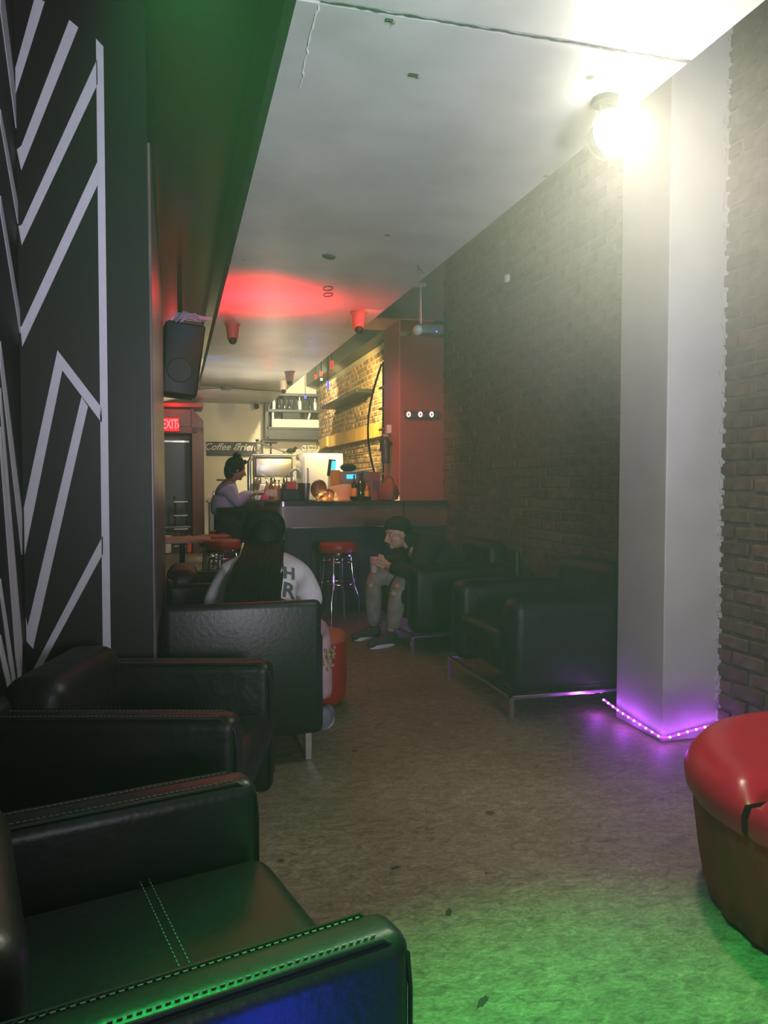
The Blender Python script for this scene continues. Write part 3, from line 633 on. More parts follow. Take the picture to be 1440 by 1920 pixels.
# back counter along the left and back
bc = thing('back_counter', 'low steel work counter against the cream back wall', 'counter', (1.0, 13.2, 0)); B().box((.78, 13.3, .45), (.5, .5, .9), .01).build('cabinet', steel, bc, inv=True); B().box((.78, 13.3, .915), (.56, .56, .03), .006).build('worktop', wooddark, bc, inv=True)
jar_px = ((392, 'left glass jar on the low back counter'), (400, 'second glass jar on the low back counter'))
for k, (px, lb) in enumerate(jar_px): lobj('glass_jar', lb, 'jar', (.62+.09*k, 13.15, .93), [(.035, 0), (.038, .1), (.03, .13), (.03, .15)], glass, 'jars on the low back counter', [('lid', [(.033, .15), (.033, .165), (0, .168)], steel)])
ds = thing('water_dispenser', 'white drink dispenser with a dark top behind the woman in lavender', 'dispenser', (.82, 13.35, .93)); B().box((0, 0, .12), (.16, .16, .24), .01).build('tank', white_en, ds); B().box((0, 0, .35), (.3, .2, .03), .006).build('top_plate', blackpl, ds); B().tube([(0, 0, .24), (0, 0, .36)], .05, 10).build('neck', steel, ds, True)
# wall shelf full of bottles
ws = thing('wall_shelf', 'dark grey two-tier wall shelf high on the back wall', 'shelf', (1.95, 14.4, 0))
xa, xb = atY(500, 800, 14.3).x, atY(603, 800, 14.3).x; xm = (xa+xb)/2; wd = xb-xa
slate = mat('slate_wood', (.04, .043, .043), .5, noise=(6, .8))
for z in (2.06, 2.24, 2.56, 2.86): B().box((xm, 14.42, z), (wd, .3, .05), .004).build('board', slate, ws, inv=True)
for x in (xa, xb): B().box((x, 14.42, 2.46), (.06, .3, .86), .004).build('side_panel', slate, ws, inv=True)
B().box((xm, 14.3, 2.15), (wd, .03, .18), .004).build('front_rail', slate, ws, inv=True)
B().box((xm, 14.55, 2.5), (wd, .02, .7)).build('back_panel', blackpl, ws, inv=True)
o = B().box((xm+.02, 14.28, 2.33), (wd*.86, .02, .15), .002).build('paper_sheet', paper, None); tag(o, 'long cream paper banner on the wall shelf', 'paper')
rs = random.Random(3)
for k in range(9):
    x = xa+.14+k*(wd-.25)/8; hh = rs.uniform(.2, .27); z = 2.585
    o = B().lathe([(.03, 0), (.032, hh*.6), (.012, hh*.75), (.012, hh)], (x, 14.34, z), 12, Matrix.Rotation(rs.uniform(-.05, .05), 4, 'Y')).build('bottle', rs.choice([dkg, wlab, white_en, dkg]), None, True); tag(o, ['leftmost', 'second', 'third', 'fourth', 'middle', 'sixth', 'seventh', 'eighth', 'rightmost'][k]+' slim bottle from the left on the upper tier of the wall shelf', 'bottle', 'bottles on the upper tier of the wall shelf')
o = B().box((xm-.05, 14.4, 2.41), (.34, .2, .13), .01).build('radio', blackpl, None); o.location.z = .06; tag(o, 'black stereo box on the lower tier of the wall shelf', 'stereo')
for k, x in enumerate((xa+.12, xa+.17, xb-.3, xb-.22, xb-.12)):
    hh = .2
    o = B().box((0, 0, hh/2), (.035, .12, hh), .003, rot=(0, (.0, .0, 0, .25, .4)[k], 0)).build('book', rs.choice([wlab, white_en, dkg]), None); o.location = (x, 14.38, 2.40+(.012 if k > 2 else 0)); tag(o, ['upright book leftmost on the lower tier of the wall shelf', 'upright book next to the stereo box on the wall shelf', 'upright book right of the stereo box on the wall shelf', 'slightly leaning book on the lower tier of the wall shelf', 'rightmost strongly leaning book on the lower tier of the wall shelf'][k], 'book', 'books on the lower tier of the wall shelf')
# coffee sign
sg = thing('wall_sign', 'dark wooden sign lettered Coffee & Friends on the back wall', 'sign', (.9, 14.55, 0))
a1, a2 = atY(387, 828, 14.55), atY(492, 855, 14.55); cx_ = (a1.x+a2.x)/2; cz_ = (a1.z+a2.z)/2
B().box((cx_, 14.56, cz_), (a2.x-a1.x, .03, a1.z-a2.z), .004).build('board', mat('sign_board', (.02, .02, .026), .6, noise=(6, .7)), sg, inv=True)
Rm = Matrix.Rotation(PI/2, 4, 'X')
wm = mat('sign_white', (.75, .72, .65), .6)
textmesh('Coffee &', .175, mat('sign_grey', (.55, .52, .5), .6), sg, Matrix.Translation((cx_-.24, 14.542, cz_+.03)) @ Rm, shear=.35, offset=.002)
textmesh('Friends', .185, wm, sg, Matrix.Translation((cx_+.27, 14.542, cz_+.03)) @ Rm, shear=.35, offset=.004)
textmesh('GOOD  TIMES  AND  GOOD  COMPANY'[:0]+'. . . . . . . . . . .', .06, wm, sg, Matrix.Translation((cx_+.05, 14.542, cz_-.09)) @ Rm, name='small_lettering')
# exit sign
xs = thing('exit_sign', 'glowing red EXIT sign above the far doorway', 'sign', (.0, 13.6, 2.3))
e1, e2 = atY(294, 783, 13.65), atY(336, 809, 13.65); ec = ((e1.x+e2.x)/2, 13.65, (e1.z+e2.z)/2); ew, eh = e2.x-e1.x, e1.z-e2.z
B().box((ec[0], 13.68, ec[2]), (ew+.02, .07, eh+.02), .012, 3).build('housing', mat('exit_case', (.3, .01, .01), .4), xs, inv=True)
B().box((ec[0], 13.64, ec[2]), (ew, .012, eh), .003).build('face', exitred, xs, inv=True)
textmesh('EXIT', .23, exitletter, xs, Matrix.Translation((ec[0]+.03, 13.631, ec[2])) @ Rm @ Matrix.Diagonal((.55, 1, 1, 1)), offset=.004)
textmesh('‹', .2, exitletter, xs, Matrix.Translation((e1.x+.03, 13.631, ec[2])) @ Rm, name='arrow'); textmesh('›', .2, exitletter, xs, Matrix.Translation((e2.x-.02, 13.631, ec[2])) @ Rm, name='arrow')

# brick wall fittings in the bar
pb = B().box((2.56, 11.2, 1.93), (.05, 5.4, .18), .004).build('ledge_board', plank, None); tag(pb, 'long yellow pine board fixed along the bar brick wall', 'board')
pb = B().box((2.47, 11.4, 2.48), (.24, 2.6, .05), .004).build('wall_ledge', blackpl, None); tag(pb, 'narrow black ledge shelf high on the bar brick wall', 'shelf')
o = B().box((2.52, 13.2, 1.94), (.03, .3, .17), .003).build('ledge_block', plank, None); tag(o, 'short pine block at the far end of the pine board', 'block')
cbp = [(2.53, 8.6+5*t, 1.82-.09*math.sin(PI*t)) for t in [i/20 for i in range(21)]]
o = B().tube(cbp, .008, 6).build('cable', blackpl, None, True); tag(o, 'black cable sagging under the pine board', 'cable')
# corner rack of black metal with bowed frame
cr = thing('corner_rack', 'tall black metal display rack with bowed frame by the red jamb', 'rack', (2.35, 8.3, 0))
def bow(x, s): return [(x+s*.0-.16*math.sin(PI*(z-1.1)/1.5), 8.55-.0, z) for z in [1.1+1.5*i/16 for i in range(17)]]
B().tube(bow(2.28, 1), .012, 8).build('bowed_upright', blackmetal, cr, True, inv=True)
for x, y in ((2.52, 8.2), (2.32, 8.62), (2.54, 8.65), (2.3, 8.15)): B().box((x, y, 1.32), (.022, .022, 2.64), .002).build('upright', blackmetal, cr, inv=True)
for z in (1.35, 1.62, 1.86, 2.1, 2.34): B().box((2.41, 8.42, z), (.27, .5, .022), .003).build('shelf', mat('orange_wood', (.45, .18, .06), .5), cr, inv=True)
B().box((2.34, 8.12, 1.9), (.3, .02, .02)).build('cross_bar', blackmetal, cr, inv=True)
hbm = mat('red_case', (.36, .08, .06), .5)
o = B().box((2.42, 8.33, 2.475), (.2, .26, .24), .012).build('storage_case', hbm, None); tag(o, 'red brown case on the top shelf of the corner rack', 'case')
o = B().box((2.45, 8.62, 2.485), (.16, .12, .26), .008).build('storage_case', ylab, None); tag(o, 'orange case beside the red brown case on the corner rack', 'case')
o = B().box((2.42, 8.3, 2.22), (.2, .22, .21), .01).build('speaker_box', blackpl, None); tag(o, 'black boxy speaker on the second shelf of the corner rack', 'speaker')
for k, (x, y, z, m) in enumerate(((2.36, 8.55, 2.111, dkg), (2.45, 8.6, 2.111, hbm), (2.36, 8.5, 1.871, wlab), (2.4, 8.25, 1.871, dkg), (2.34, 8.3, 1.631, wlab), (2.45, 8.45, 1.631, glass), (2.36, 8.55, 1.631, glass), (2.35, 8.35, 1.361, glass), (2.4, 8.55, 1.361, glass))):
    o = B().lathe([(.035, 0), (.036, .1), (.014, .14), (.014, .19)], (x, y, z), 14).build('bottle', m, None, True); tag(o, ('%s on the %s shelf of the black corner rack' % (('left dark bottle', 'right red bottle', 'left pale bottle', 'right dark bottle', 'pale bottle', 'right clear bottle', 'left clear bottle', 'front clear bottle', 'back clear bottle')[k], ('upper', 'upper', 'middle', 'middle', 'lower', 'lower', 'lower', 'lowest', 'lowest')[k])), 'bottle', 'bottles on the corner rack')
# fire extinguisher on the jamb
fe = thing('fire_extinguisher', 'dark cylindrical fire extinguisher hung on the red jamb', 'extinguisher', (2.07, 7.6, 1.45))
B().lathe([(.04, 0), (.045, .015), (.045, .22), (.03, .26), (.012, .27)], n=20).build('tank', mat('dark_tank', (.05, .05, .045), .35), fe, True)
B().box((0, 0, .285), (.05, .02, .03), .004).build('valve', steel, fe); B().tube([(0, 0, .29), (-.05, 0, .27), (-.055, 0, .12)], .008, 6).build('hose', blackpl, fe, True); B().box((.045, 0, .2), (.04, .05, .04), .003).build('bracket', blackmetal, fe)
o = B().box((2.11, 7.62, 1.8), (.05, .06, .09), .01).build('alarm_box', white_en, None); tag(o, 'small pale alarm box above the fire extinguisher', 'alarm')

# three little red and white lights on the red stub wall
tl = thing('light_strip', 'row of three small red and white lights on the dark red wall', 'light', (2.28, 7.3, 1.9))
l1, l3 = atY(766, 777, 7.31), atY(809, 777, 7.31)
B().box(((l1.x+l3.x)/2+.02, 7.315, l1.z), (.36, .03, .075), .006).build('mounting_plate', mat('plate_dark', (.07, .05, .05), .5), tl, inv=True)
for px in (766, 788, 809):
    p_ = atY(px, 777, 7.3)
    f = B().ball((p_.x, 7.295, p_.z), (.021, .012, .027), 14, 8).build('bulb', emis('warm_bulb', (1, .85, .75), 2.2), tl, True, inv=True)
    B().ball((p_.x-.003, 7.284, p_.z-.002), (.010, .006, .016), 10, 6).build('red_core', emis('red_core', (1, .02, .02), 2.5), f, True, inv=True)

# ------------------------------------------------------------------ hanging LED tubes
GT = 'LED tubes hanging on cords above the bar'
for k, (px, y0, y1, Yd, m, lb) in enumerate(((622, 676, 692, 8.8, redled, 'red LED tube hanging nearest the brick wall, highest'), (615, 714, 730, 9.0, blueled, 'large blue LED tube hanging above the bar'), (602, 696, 706, 9.6, redled, 'red LED tube left of the blue one'), (602.5, 709, 714, 9.4, greenled, 'small green LED tube below a red one'), (592, 702, 711, 10.6, redled, 'red LED tube at the left end of the hanging row'), (583, 742, 748, 11.6, blueled, 'small blue LED tube hanging lowest before the wall shelf'))):
    a_ = atY(px, y0, Yd); b_ = atY(px, y1, Yd); x = min(a_.x, 1.9)
    t = thing('hanging_light', lb, 'light', (x, Yd, b_.z), 0, GT)
    L_ = a_.z-b_.z
    B().tube([(0, 0, 0), (0, 0, L_)], .009, 8).build('tube_core', mat('smoke_tube', (.05, .05, .05), .3), t, True)
    b = B(); nb = max(2, int(L_/.022))
    for i in range(nb):
        for s in (-1, 1): b.ball((s*.010, -.006, L_*(i+.5)/nb), .0075, 6, 4)
    b.build('leds', m, t)
    topz = ZC if x < 1.69 else ZU
    B().tube([(0, 0, L_), (0, 0, topz-b_.z)], .004, 6).build('cord', blackpl, t)
point('tube_glow', (1.6, 9.2, 2.35), 1.0, (.35, .3, 1), .05)

# ------------------------------------------------------------------ ceiling fittings
def fit(px, py, z, dz=0): p_ = atZ(px, py, z); return (p_.x, p_.y, z+dz)
def camera_dome(px, py, label, r=.06, m=mat('red_cone', (.45, .10, .08), .5)):
    p_ = fit(px, py-14*0, ZC); t = thing('ceiling_speaker', label, 'ceiling fixture', p_, 0, 'small fixtures along the white ceiling')
    B().lathe([(r*1.15, 0), (r*1.15, -.012), (r, -.02), (r*.8, -.13), (r*.5, -.17), (0, -.175)][::-1], n=24).build('cone', m, t, True)
    B().ball((0, -r*.35, -.15), r*.62, 14, 10).build('eye', blackpl, t, True)
camera_dome(436, 608, 'red-lit ceiling camera with black eye, nearest on the left')
camera_dome(672, 585, 'red cone-shaped ceiling fixture near the red header')
camera_dome(543, 697, 'brownish cone-shaped ceiling fixture above the bar', m=mat('brown_cone', (.35, .2, .16), .5))
camera_dome(531, 714, 'pale ceiling fixture with lens, farthest to the right', m=mat('pale_cone', (.5, .45, .42), .5))
p_ = fit(424, 726, ZC); o = B().lathe([(.0, -.05), (.07, -.045), (.09, -.02), (.095, 0)], p_, 24).build('smoke_detector', mat('grey_cone', (.35, .33, .36), .5), None, True); tag(o, 'flat smoke detector on the ceiling, by the thin cable', 'smoke detector')
p_ = atY(481, 762, 14.3); t = thing('wall_camera', 'small dark security camera at the top of the back wall', 'camera', tuple(p_)); B().ball((0, 0, 0), .05, 14, 10).build('eye', blackpl, t, True); B().tube([(-.02, .02, .03), (-.09, .3, .12)], .03, 10).build('mount', steel, t, True)
p_ = fit(617, 481, ZC); o = B().lathe([(0, -.012), (.035, -.01), (.045, 0)], p_, 20, fn=lambda a, z: 1+.25*math.sin(2*a)).build('ceiling_plate', mat('plate_grey', (.10, .10, .09), .6), None, True); tag(o, 'small dark blank plate on the white ceiling', 'plate')
p_ = fit(775, 139, ZC); t = thing('ceiling_clip', 'tiny metal clip on the white ceiling near the torn seam', 'clip', p_); B().box((0, 0, -.004), (.035, .012, .008), .002).build('plate', blackmetal, t); B().ball((.02, 0, -.008), .006, 8, 6).build('screw', steel, t)
p_ = fit(730, 36, ZC); t = thing('ceiling_clip', 'tiny metal clip on the white ceiling right beside the torn seam line', 'clip', p_); B().box((0, 0, -.004), (.025, .01, .008), .002).build('plate', blackmetal, t); B().ball((.014, 0, -.008), .006, 8, 6).build('screw', steel, t)
for (cx0, cy0) in ((615, 540), (615, 552)):
    p_ = fit(cx0, cy0, ZC, -.004)
    o = B().tube([(p_[0]+.035*math.cos(2*PI*i/24), p_[1]+.06*math.sin(2*PI*i/24), p_[2]) for i in range(25)], .003, 6).build('ceiling_ring', blackmetal, None, True); tag(o, 'thin dark ring stuck to the red-lit ceiling' + (', nearer of two' if cy0 == 540 else ', farther of two'), 'ring')
# thin cable crossing the ceiling
c0, c1 = fit(345, 722, ZC), fit(545, 729, ZC)
o = B().tube([(.1, 13.0, 2.62), (.37, 12.2, 2.675), (.7, 12.0, 2.685), (1.2, 12.2, 2.688), (1.69, 12.3, 2.688)], .006, 6).build('ceiling_cable', blackpl, None, True); tag(o, 'thin dark cable running across the far white ceiling', 'cable')
# projector-like fixture on a drop rod
pj = thing('track_light', 'grey fixture on a drop rod by the edge of the white ceiling', 'light fixture', (1.775, 5.5, 2.0))
tp = atY(789, 537, 5.5); bt = atY(790, 612, 5.5)
B().box((tp.x-.03, 5.5, tp.z+.01), (.13, .05, .03), .005).build('ceiling_bracket', steel, pj, inv=True)
B().tube([(tp.x, 5.5, tp.z), (bt.x, 5.5, bt.z)], .012, 10).build('rod', steel, pj, True, inv=True)
B().box((bt.x+.05, 5.5, bt.z-.03), (.2, .16, .07), .012, 3).build('body', mat('grey_fixture', (.10, .11, .10), .4), pj, True, inv=True)
B().ball((bt.x-.045, 5.44, bt.z-.04), (.035, .05, .04), 16, 10).build('lens_end', mat('pale_lens', (.5, .55, .45), .3), pj, True, inv=True)
B().ball((bt.x+.09, 5.41, bt.z-.05), .004, 8, 6).build('indicator', blueled, pj, inv=True)
gh = thing('hanging_hook', 'bright bent metal hook hanging from the ceiling edge', 'hook', tuple(atY(787, 490, 4.9)))
h0 = [atY(784, 488, 4.9), atY(786, 500, 4.9), atY(791, 508, 4.9), atY(794, 513, 4.9)]
B().tube(h0, .006, 8).build('hook', chrome, gh, True, inv=True); B().box(tuple(atY(786, 483, 4.9)), (.03, .01, .035), .003).build('clip', mat('green_clip', (.2, .45, .28), .4), gh, inv=True)
wp = atX(951, 522, XB-.03); o = B().box(tuple(wp), (.03, .05, .055), .008).build('wall_hook', mat('white_plastic', (.85, .85, .85), .3, emit=(1, 1, 1), estr=.0), None); tag(o, 'small white plastic hook high on the brick wall', 'hook')

# hanging speaker with cables on the left
hs = thing('hanging_speaker', 'black box speaker hung from the dark ceiling, lit blue', 'speaker', (.04, 7.0, 2.0))
sp = B().box((.05, 7.05, 2.32), (.30, .34, .62), .02, 3, (0, .10, .1), taper=1.12).build('cabinet', blackpl, hs, True, inv=True)
B().lathe([(.02, 0), (.10, .01), (.105, .02), (.1, .025)], (.04, 6.87, 2.22), 24, Matrix.Rotation(PI/2, 4, 'X')).build('woofer', blackmetal, sp, True, inv=True)
B().tube([(.05, 7.05, 2.6), (.05, 7.05, 3.12)], .02, 8).build('hanger', blackmetal, hs, True, inv=True)
b = B(); rr = random.Random(5)
for k in range(14):
    x0 = -.06+rr.uniform(0, .12); b.tube([(x0, 6.85+rr.uniform(-.05, .1), 2.62+rr.uniform(0, .02)), (x0+.06, 6.9, 2.70+rr.uniform(-.02, .03)), (x0+.16, 6.9+rr.uniform(-.1, .1), 2.68+rr.uniform(-.02, .02)), (x0+.22+rr.uniform(0, .08), 6.9, 2.665+rr.uniform(-.02, .03))], .006, 6)
b.build('cables', mat('pale_cable', (.35, .4, .45), .5), hs, True, inv=True, kind='stuff')

# beige low table at left
tb = thing('side_table', 'beige low table beyond the dark armchair, below the far doorway', 'table', (.05, 7.7, 0))
B().box((0, 0, .70), (.55, .5, .035), .006).build('tabletop', mat('beige_laminate', (.42, .36, .25), .5, noise=(6, .85)), tb)
B().lathe([(.2, 0), (.2, .015), (.03, .03), (.025, .69)], n=20).build('pedestal', blackmetal, tb, True)

# ------------------------------------------------------------------ people
def tmp_eval(o):
    dg = bpy.context.evaluated_depsgraph_get(); dg.update(); me = bpy.data.meshes.new_from_object(o.evaluated_get(dg)); return me
def skin_mesh(chains, sub=2):
    """chains: list of lists of (x,y,z,r); first vertex shared by coordinate"""
    idx = {}; vs = []; rs_ = []; es = []
    for ch in chains:
        prev = None
        for (x, y, z, r) in ch:
            key = (round(x, 4), round(y, 4), round(z, 4))
            if key not in idx: idx[key] = len(vs); vs.append((x, y, z)); rs_.append(r)
            i = idx[key]
            if prev is not None and prev != i: es.append((prev, i))
            prev = i
    me = bpy.data.meshes.new('skin'); me.from_pydata(vs, es, []); o = bpy.data.objects.new('tmp_skin', me); COL.objects.link(o)
    m = o.modifiers.new('s', 'SKIN'); m.use_smooth_shade = True
    for i, sv in enumerate(me.skin_vertices[0].data):
        r = rs_[i]; sv.radius = (r, r) if not isinstance(r, tuple) else r
        sv.use_root = (i == 0)
    mm = o.modifiers.new('u', 'SUBSURF'); mm.levels = sub; mm.render_levels = sub
    out = tmp_eval(o); bpy.data.objects.remove(o); return out
def cloth(name, chains, m, parent, sub=2, **pr_):
    me = skin_mesh(chains, sub); me.name = name; me.materials.clear(); me.materials.append(m)
    o = bpy.data.objects.new(name, me); COL.objects.link(o); o.parent = parent; o.matrix_parent_inverse = world(parent).inverted()
    for k, v in pr_.items(): o[k] = v
    return o
def head_bm(b, c, face, up=(0, 0, 1), s=1.0, neck=True):
    f = Vector(face).normalized(); u = Vector(up); l = u.cross(f).normalized(); u = f.cross(l).normalized()
    M = Matrix((( f.x, l.x, u.x, c[0]), (f.y, l.y, u.y, c[1]), (f.z, l.z, u.z, c[2]), (0, 0, 0, 1)))
    def W(x, y, z): return M @ Vector((x*s, y*s, z*s))
    R = M.to_3x3().to_4x4()
    b.ball(W(-.01, 0, .03), (.098*s, .077*s, .088*s), 20, 14, R)       # skull
    b.ball(W(.018, 0, -.045), (.068*s, .060*s, .072*s), 16, 12, R)      # face / jaw
    b.ball(W(.058, 0, -.092), (.026*s, .026*s, .022*s), 10, 8, R)       # chin
    b.tube([W(.078, 0, .01), W(.098, 0, -.02), W(.108, 0, -.04), W(.088, 0, -.05)], [.010*s, .012*s, .015*s, .010*s], 8)
    b.ball(W(.074, 0, -.068), (.016*s, .025*s, .010*s), 10, 8, R)       # lips
    b.ball(W(.075, 0, .025), (.018*s, .05*s, .012*s), 10, 8, R)         # brow
    for q in (-1, 1):
        b.ball(W(-.005, q*.078, -.01), (.018*s, .010*s, .030*s), 10, 8, R)   # ear
        b.ball(W(.055, q*.04, -.035), (.025*s, .02*s, .02*s), 10, 8, R)    # cheek
    return M, W
def hand_bm(b, wrist, knuck, curl, thumb, s=1.0, spread=.02):
    """palm from wrist to knuckles; four fingers bending towards vector curl; thumb towards vector thumb"""
    w_ = Vector(wrist); k_ = Vector(knuck); d = (k_-w_).normalized(); t = Vector(thumb).normalized(); t = (t-d*t.dot(d)).normalized(); c = Vector(curl).normalized()
    for i in range(5): 
        q = w_+(k_-w_)*(i/4)
        for e in (-.024, 0, .024): b.ball(q+t*e*s, (.017*s,)*3, 8, 6)
    for i, ln in enumerate((.058, .072, .076, .068)):
        o = k_+t*((i-1.5)*-.0175*s*-1)
        ln = (.068, .076, .072, .058)[3-i] if False else (.058, .072, .076, .068)[i]
        p1 = o; p2 = o+(d*.75+c*.5).normalized()*ln*.45*s; p3 = p2+(d*.2+c).normalized()*ln*.35*s; p4 = p3+(c-d*.5).normalized()*ln*.25*s
        b.tube([p1, p2, p3, p4], [.0095*s, .009*s, .0085*s, .007*s], 8); b.ball(p4, .007*s, 8, 6)
        b.ball(p2, .0092*s, 8, 6); b.ball(p3, .0087*s, 8, 6)
    th0 = w_+(k_-w_)*.35+t*.03*s; th1 = th0+(t*.8+d*.6+c*.2).normalized()*.035*s; th2 = th1+(d+c*.6).normalized()*.03*s
    b.tube([th0, th1, th2], [.013*s, .011*s, .008*s], 8); b.ball(th2, .008*s, 8, 6); b.ball(th1, .011*s, 8, 6)
def body(parent, chains, m, extra, vox=.006, name='body'):
    me = skin_mesh(chains); bm = bmesh.new(); bm.from_mesh(me)
    b = B(); b.bm.free(); b.bm = bm; r = extra(b)
    me2 = bpy.data.meshes.new(name); bmesh.ops.recalc_face_normals(bm, faces=bm.faces); bm.to_mesh(me2); bm.free(); me2.materials.clear(); me2.materials.append(m)
    o = bpy.data.objects.new('tmpb', me2); COL.objects.link(o)
    rm = o.modifiers.new('r', 'REMESH'); rm.mode = 'VOXEL'; rm.voxel_size = vox; rm.use_smooth_shade = True
    sm = o.modifiers.new('s', 'SMOOTH'); sm.iterations = 3; sm.factor = .5
    me3 = tmp_eval(o); bpy.data.objects.remove(o); me3.name = name; me3.materials.clear(); me3.materials.append(m)
    o = bpy.data.objects.new(name, me3); COL.objects.link(o); o.parent = parent; o.matrix_parent_inverse = world(parent).inverted(); return o
eyew = mat('eye_white', (.4, .38, .36), .5); lipm = mat('lip', (.35, .10, .09), .5)
def face_parts(parent, W, s=1.0, brow=hairm):
    for q in (-1, 1):
        e = B().ball(W(.073, q*.031, .0), .0095*s, 10, 8).build('eye', eyew, parent, True, inv=True)
        B().ball(W(.0795, q*.031, .0), .0055*s, 8, 6).build('iris', blackpl, e, True, inv=True)
        B().tube([W(.080, q*.015, .026), W(.083, q*.032, .030), W(.070, q*.05, .024)], .0035*s, 6).build('eyebrow', brow, parent, True, inv=True)
    B().tube([W(.082, -.02, -.069), W(.091, 0, -.067), W(.082, .02, -.069)], .0045*s, 6).build('mouth', lipm, parent, True, inv=True)
def shoe(parent, heel, toe, m, sole, ankle=.09, s=1.0, laces=None):
    h = Vector(heel); t = Vector(toe); d = (t-h).normalized(); L_ = (t-h).length; n_ = Vector((-d.y, d.x, 0)); a = math.atan2(d.y, d.x); Rz = Matrix.Rotation(a, 4, 'Z')
    b = B()
    for k in range(9):
        f = k/8; wv = .036+.012*math.sin(PI*min(1, f*1.1)); hv = .075-.045*f
        b.ball(h+d*L_*(.08+.84*f)+Vector((0, 0, .028+hv*.35)), (.05, wv, hv*.62+.012), 12, 8, Rz)
    up = b.build('shoe', m, parent, True, inv=True)
    b = B(); out = []
    for k in range(24):
        f = 2*PI*k/24; out.append(h+d*(L_*.5+L_*.53*math.cos(f))+n_*(.044+.006*math.cos(f))*math.sin(f)+Vector((0, 0, .0)))
    b.prism([(p.x, p.y, .002) for p in out], (0, 0, .028)).build('sole', sole, up, inv=True)
    b = B()
    for k in range(5):
        f = .35+.09*k; c = h+d*L_*f+Vector((0, 0, .098-.05*f)); b.tube([c-n_*.022, c+Vector((0, 0, .008)), c+n_*.022], .0035, 5)
    b.build('laces', laces or sole, up, inv=True)

# 1: person with long braids, white shirt, seen from behind
pA = thing('person', 'person seen from behind with long black braids and white printed shirt, seated', 'person', (.42, 3.75, 0))
hipA = (.38, 3.62, .50); 
def exA(b):
    global WA
    M_, WA = head_bm(b, (.455, 4.14, .985), (.05, 1, -.35)); hand_bm(b, (.64, 4.30, .50), (.66, 4.37, .47), (0, 0, -1), (-1, .2, .3)); hand_bm(b, (.22, 4.30, .50), (.20, 4.37, .47), (0, 0, -1), (1, .2, .3))
body(pA, [[(*hipA, .13), (.40, 3.70, .62, .125), (.42, 3.82, .74, .13), (.44, 3.93, .83, .10), (.45, 4.02, .88, .055), (.453, 4.09, .93, .05)],
          [(.44, 3.93, .83, .10), (.60, 3.95, .79, .06), (.68, 3.98, .62, .045), (.65, 4.16, .53, .036), (.64, 4.29, .50, .028)],
          [(.44, 3.93, .83, .10), (.28, 3.94, .79, .06), (.19, 3.98, .62, .045), (.21, 4.16, .53, .036), (.22, 4.29, .50, .028)],
          [(*hipA, .13), (.52, 3.68, .50, .085), (.70, 4.02, .49, .065), (.715, 3.98, .28, .05), (.715, 3.93, .10, .036)],
          [(*hipA, .13), (.26, 3.68, .50, .085), (.22, 4.12, .49, .065), (.23, 4.2, .28, .05), (.23, 4.2, .10, .036)]], skinM, exA)
face_parts(pA, WA)
shA = cloth('shirt', [[(.38, 3.60, .54, (.17, .14)), (.40, 3.70, .64, (.17, .14)), (.42, 3.80, .76, (.185, .13)), (.435, 3.90, .84, (.15, .11)), (.45, 3.99, .885, .07)],
              [(.435, 3.90, .84, (.15, .11)), (.60, 3.93, .79, .092), (.665, 3.96, .68, .078), (.68, 3.985, .60, .072)],
              [(.435, 3.90, .84, (.15, .11)), (.27, 3.92, .79, .092), (.20, 3.96, .68, .080), (.185, 3.985, .60, .074)]], shirtw, pA, 3)
cloth('trousers', [[(.38, 3.62, .50, .15), (.53, 3.72, .50, .11), (.71, 4.02, .50, .085), (.722, 3.99, .36, .075), (.722, 3.95, .2, .068), (.722, 3.94, .12, .062)],
                   [(.38, 3.62, .50, .15), (.25, 3.72, .50, .11), (.22, 4.12, .50, .085), (.23, 4.19, .3, .07), (.23, 4.2, .12, .062)]], pinkpants, pA)
b = B()
for i in range(60):
    a = rr.uniform(PI*.9, PI*1.9)+.3; z = rr.uniform(.29, .40); b.ball((.722+.078*math.cos(a), 3.975+.078*math.sin(a), z), (.007, .004, .011), 6, 4)
b.build('lace_trim', goldlace, pA, inv=True, kind='stuff')
shoe(pA, (.72, 3.84, 0), (.78, 4.06, 0), shoegrey, solew); shoe(pA, (.23, 4.15, 0), (.23, 4.40, 0), shoegrey, solew)
b = B(); b.ball(WA(-.012, 0, .04), (.112, .102, .108), 22, 14); b.ball(WA(-.06, 0, -.02), (.08, .095, .095), 18, 12); hair = b.build('hair', hairm, pA, True, inv=True)
b = B(); rb = random.Random(11)
for k in range(110):
    u = rb.uniform(-1, 1); v = rb.uniform(0, 1)
    s0_ = Vector((.455+.085*u, 4.09-.055*math.sqrt(max(0, 1-u*u))-.01*v, .96-.02*v))
    e0 = Vector((.315+.125*u+rb.uniform(-.015, .015), 3.47+.03*v, .71-rb.uniform(0, .08)))
    pts = []; rads = []
    for i in range(12):
        f = i/11; q = s0_.lerp(e0, f)
        q.y = s0_.y+(e0.y-s0_.y)*f-.014*v*f; q.z = s0_.z+(e0.z-s0_.z)*f+.055*math.sin(PI*f)+.014*v
        q.x += .008*math.sin(9*f+k); pts.append(q); rads.append(.0118*(1-.35*f)+.0014*math.sin(i*2.4))
    b.tube(pts, rads, 6)
b.build('braids', hairm, pA, True, inv=True, kind='stuff')
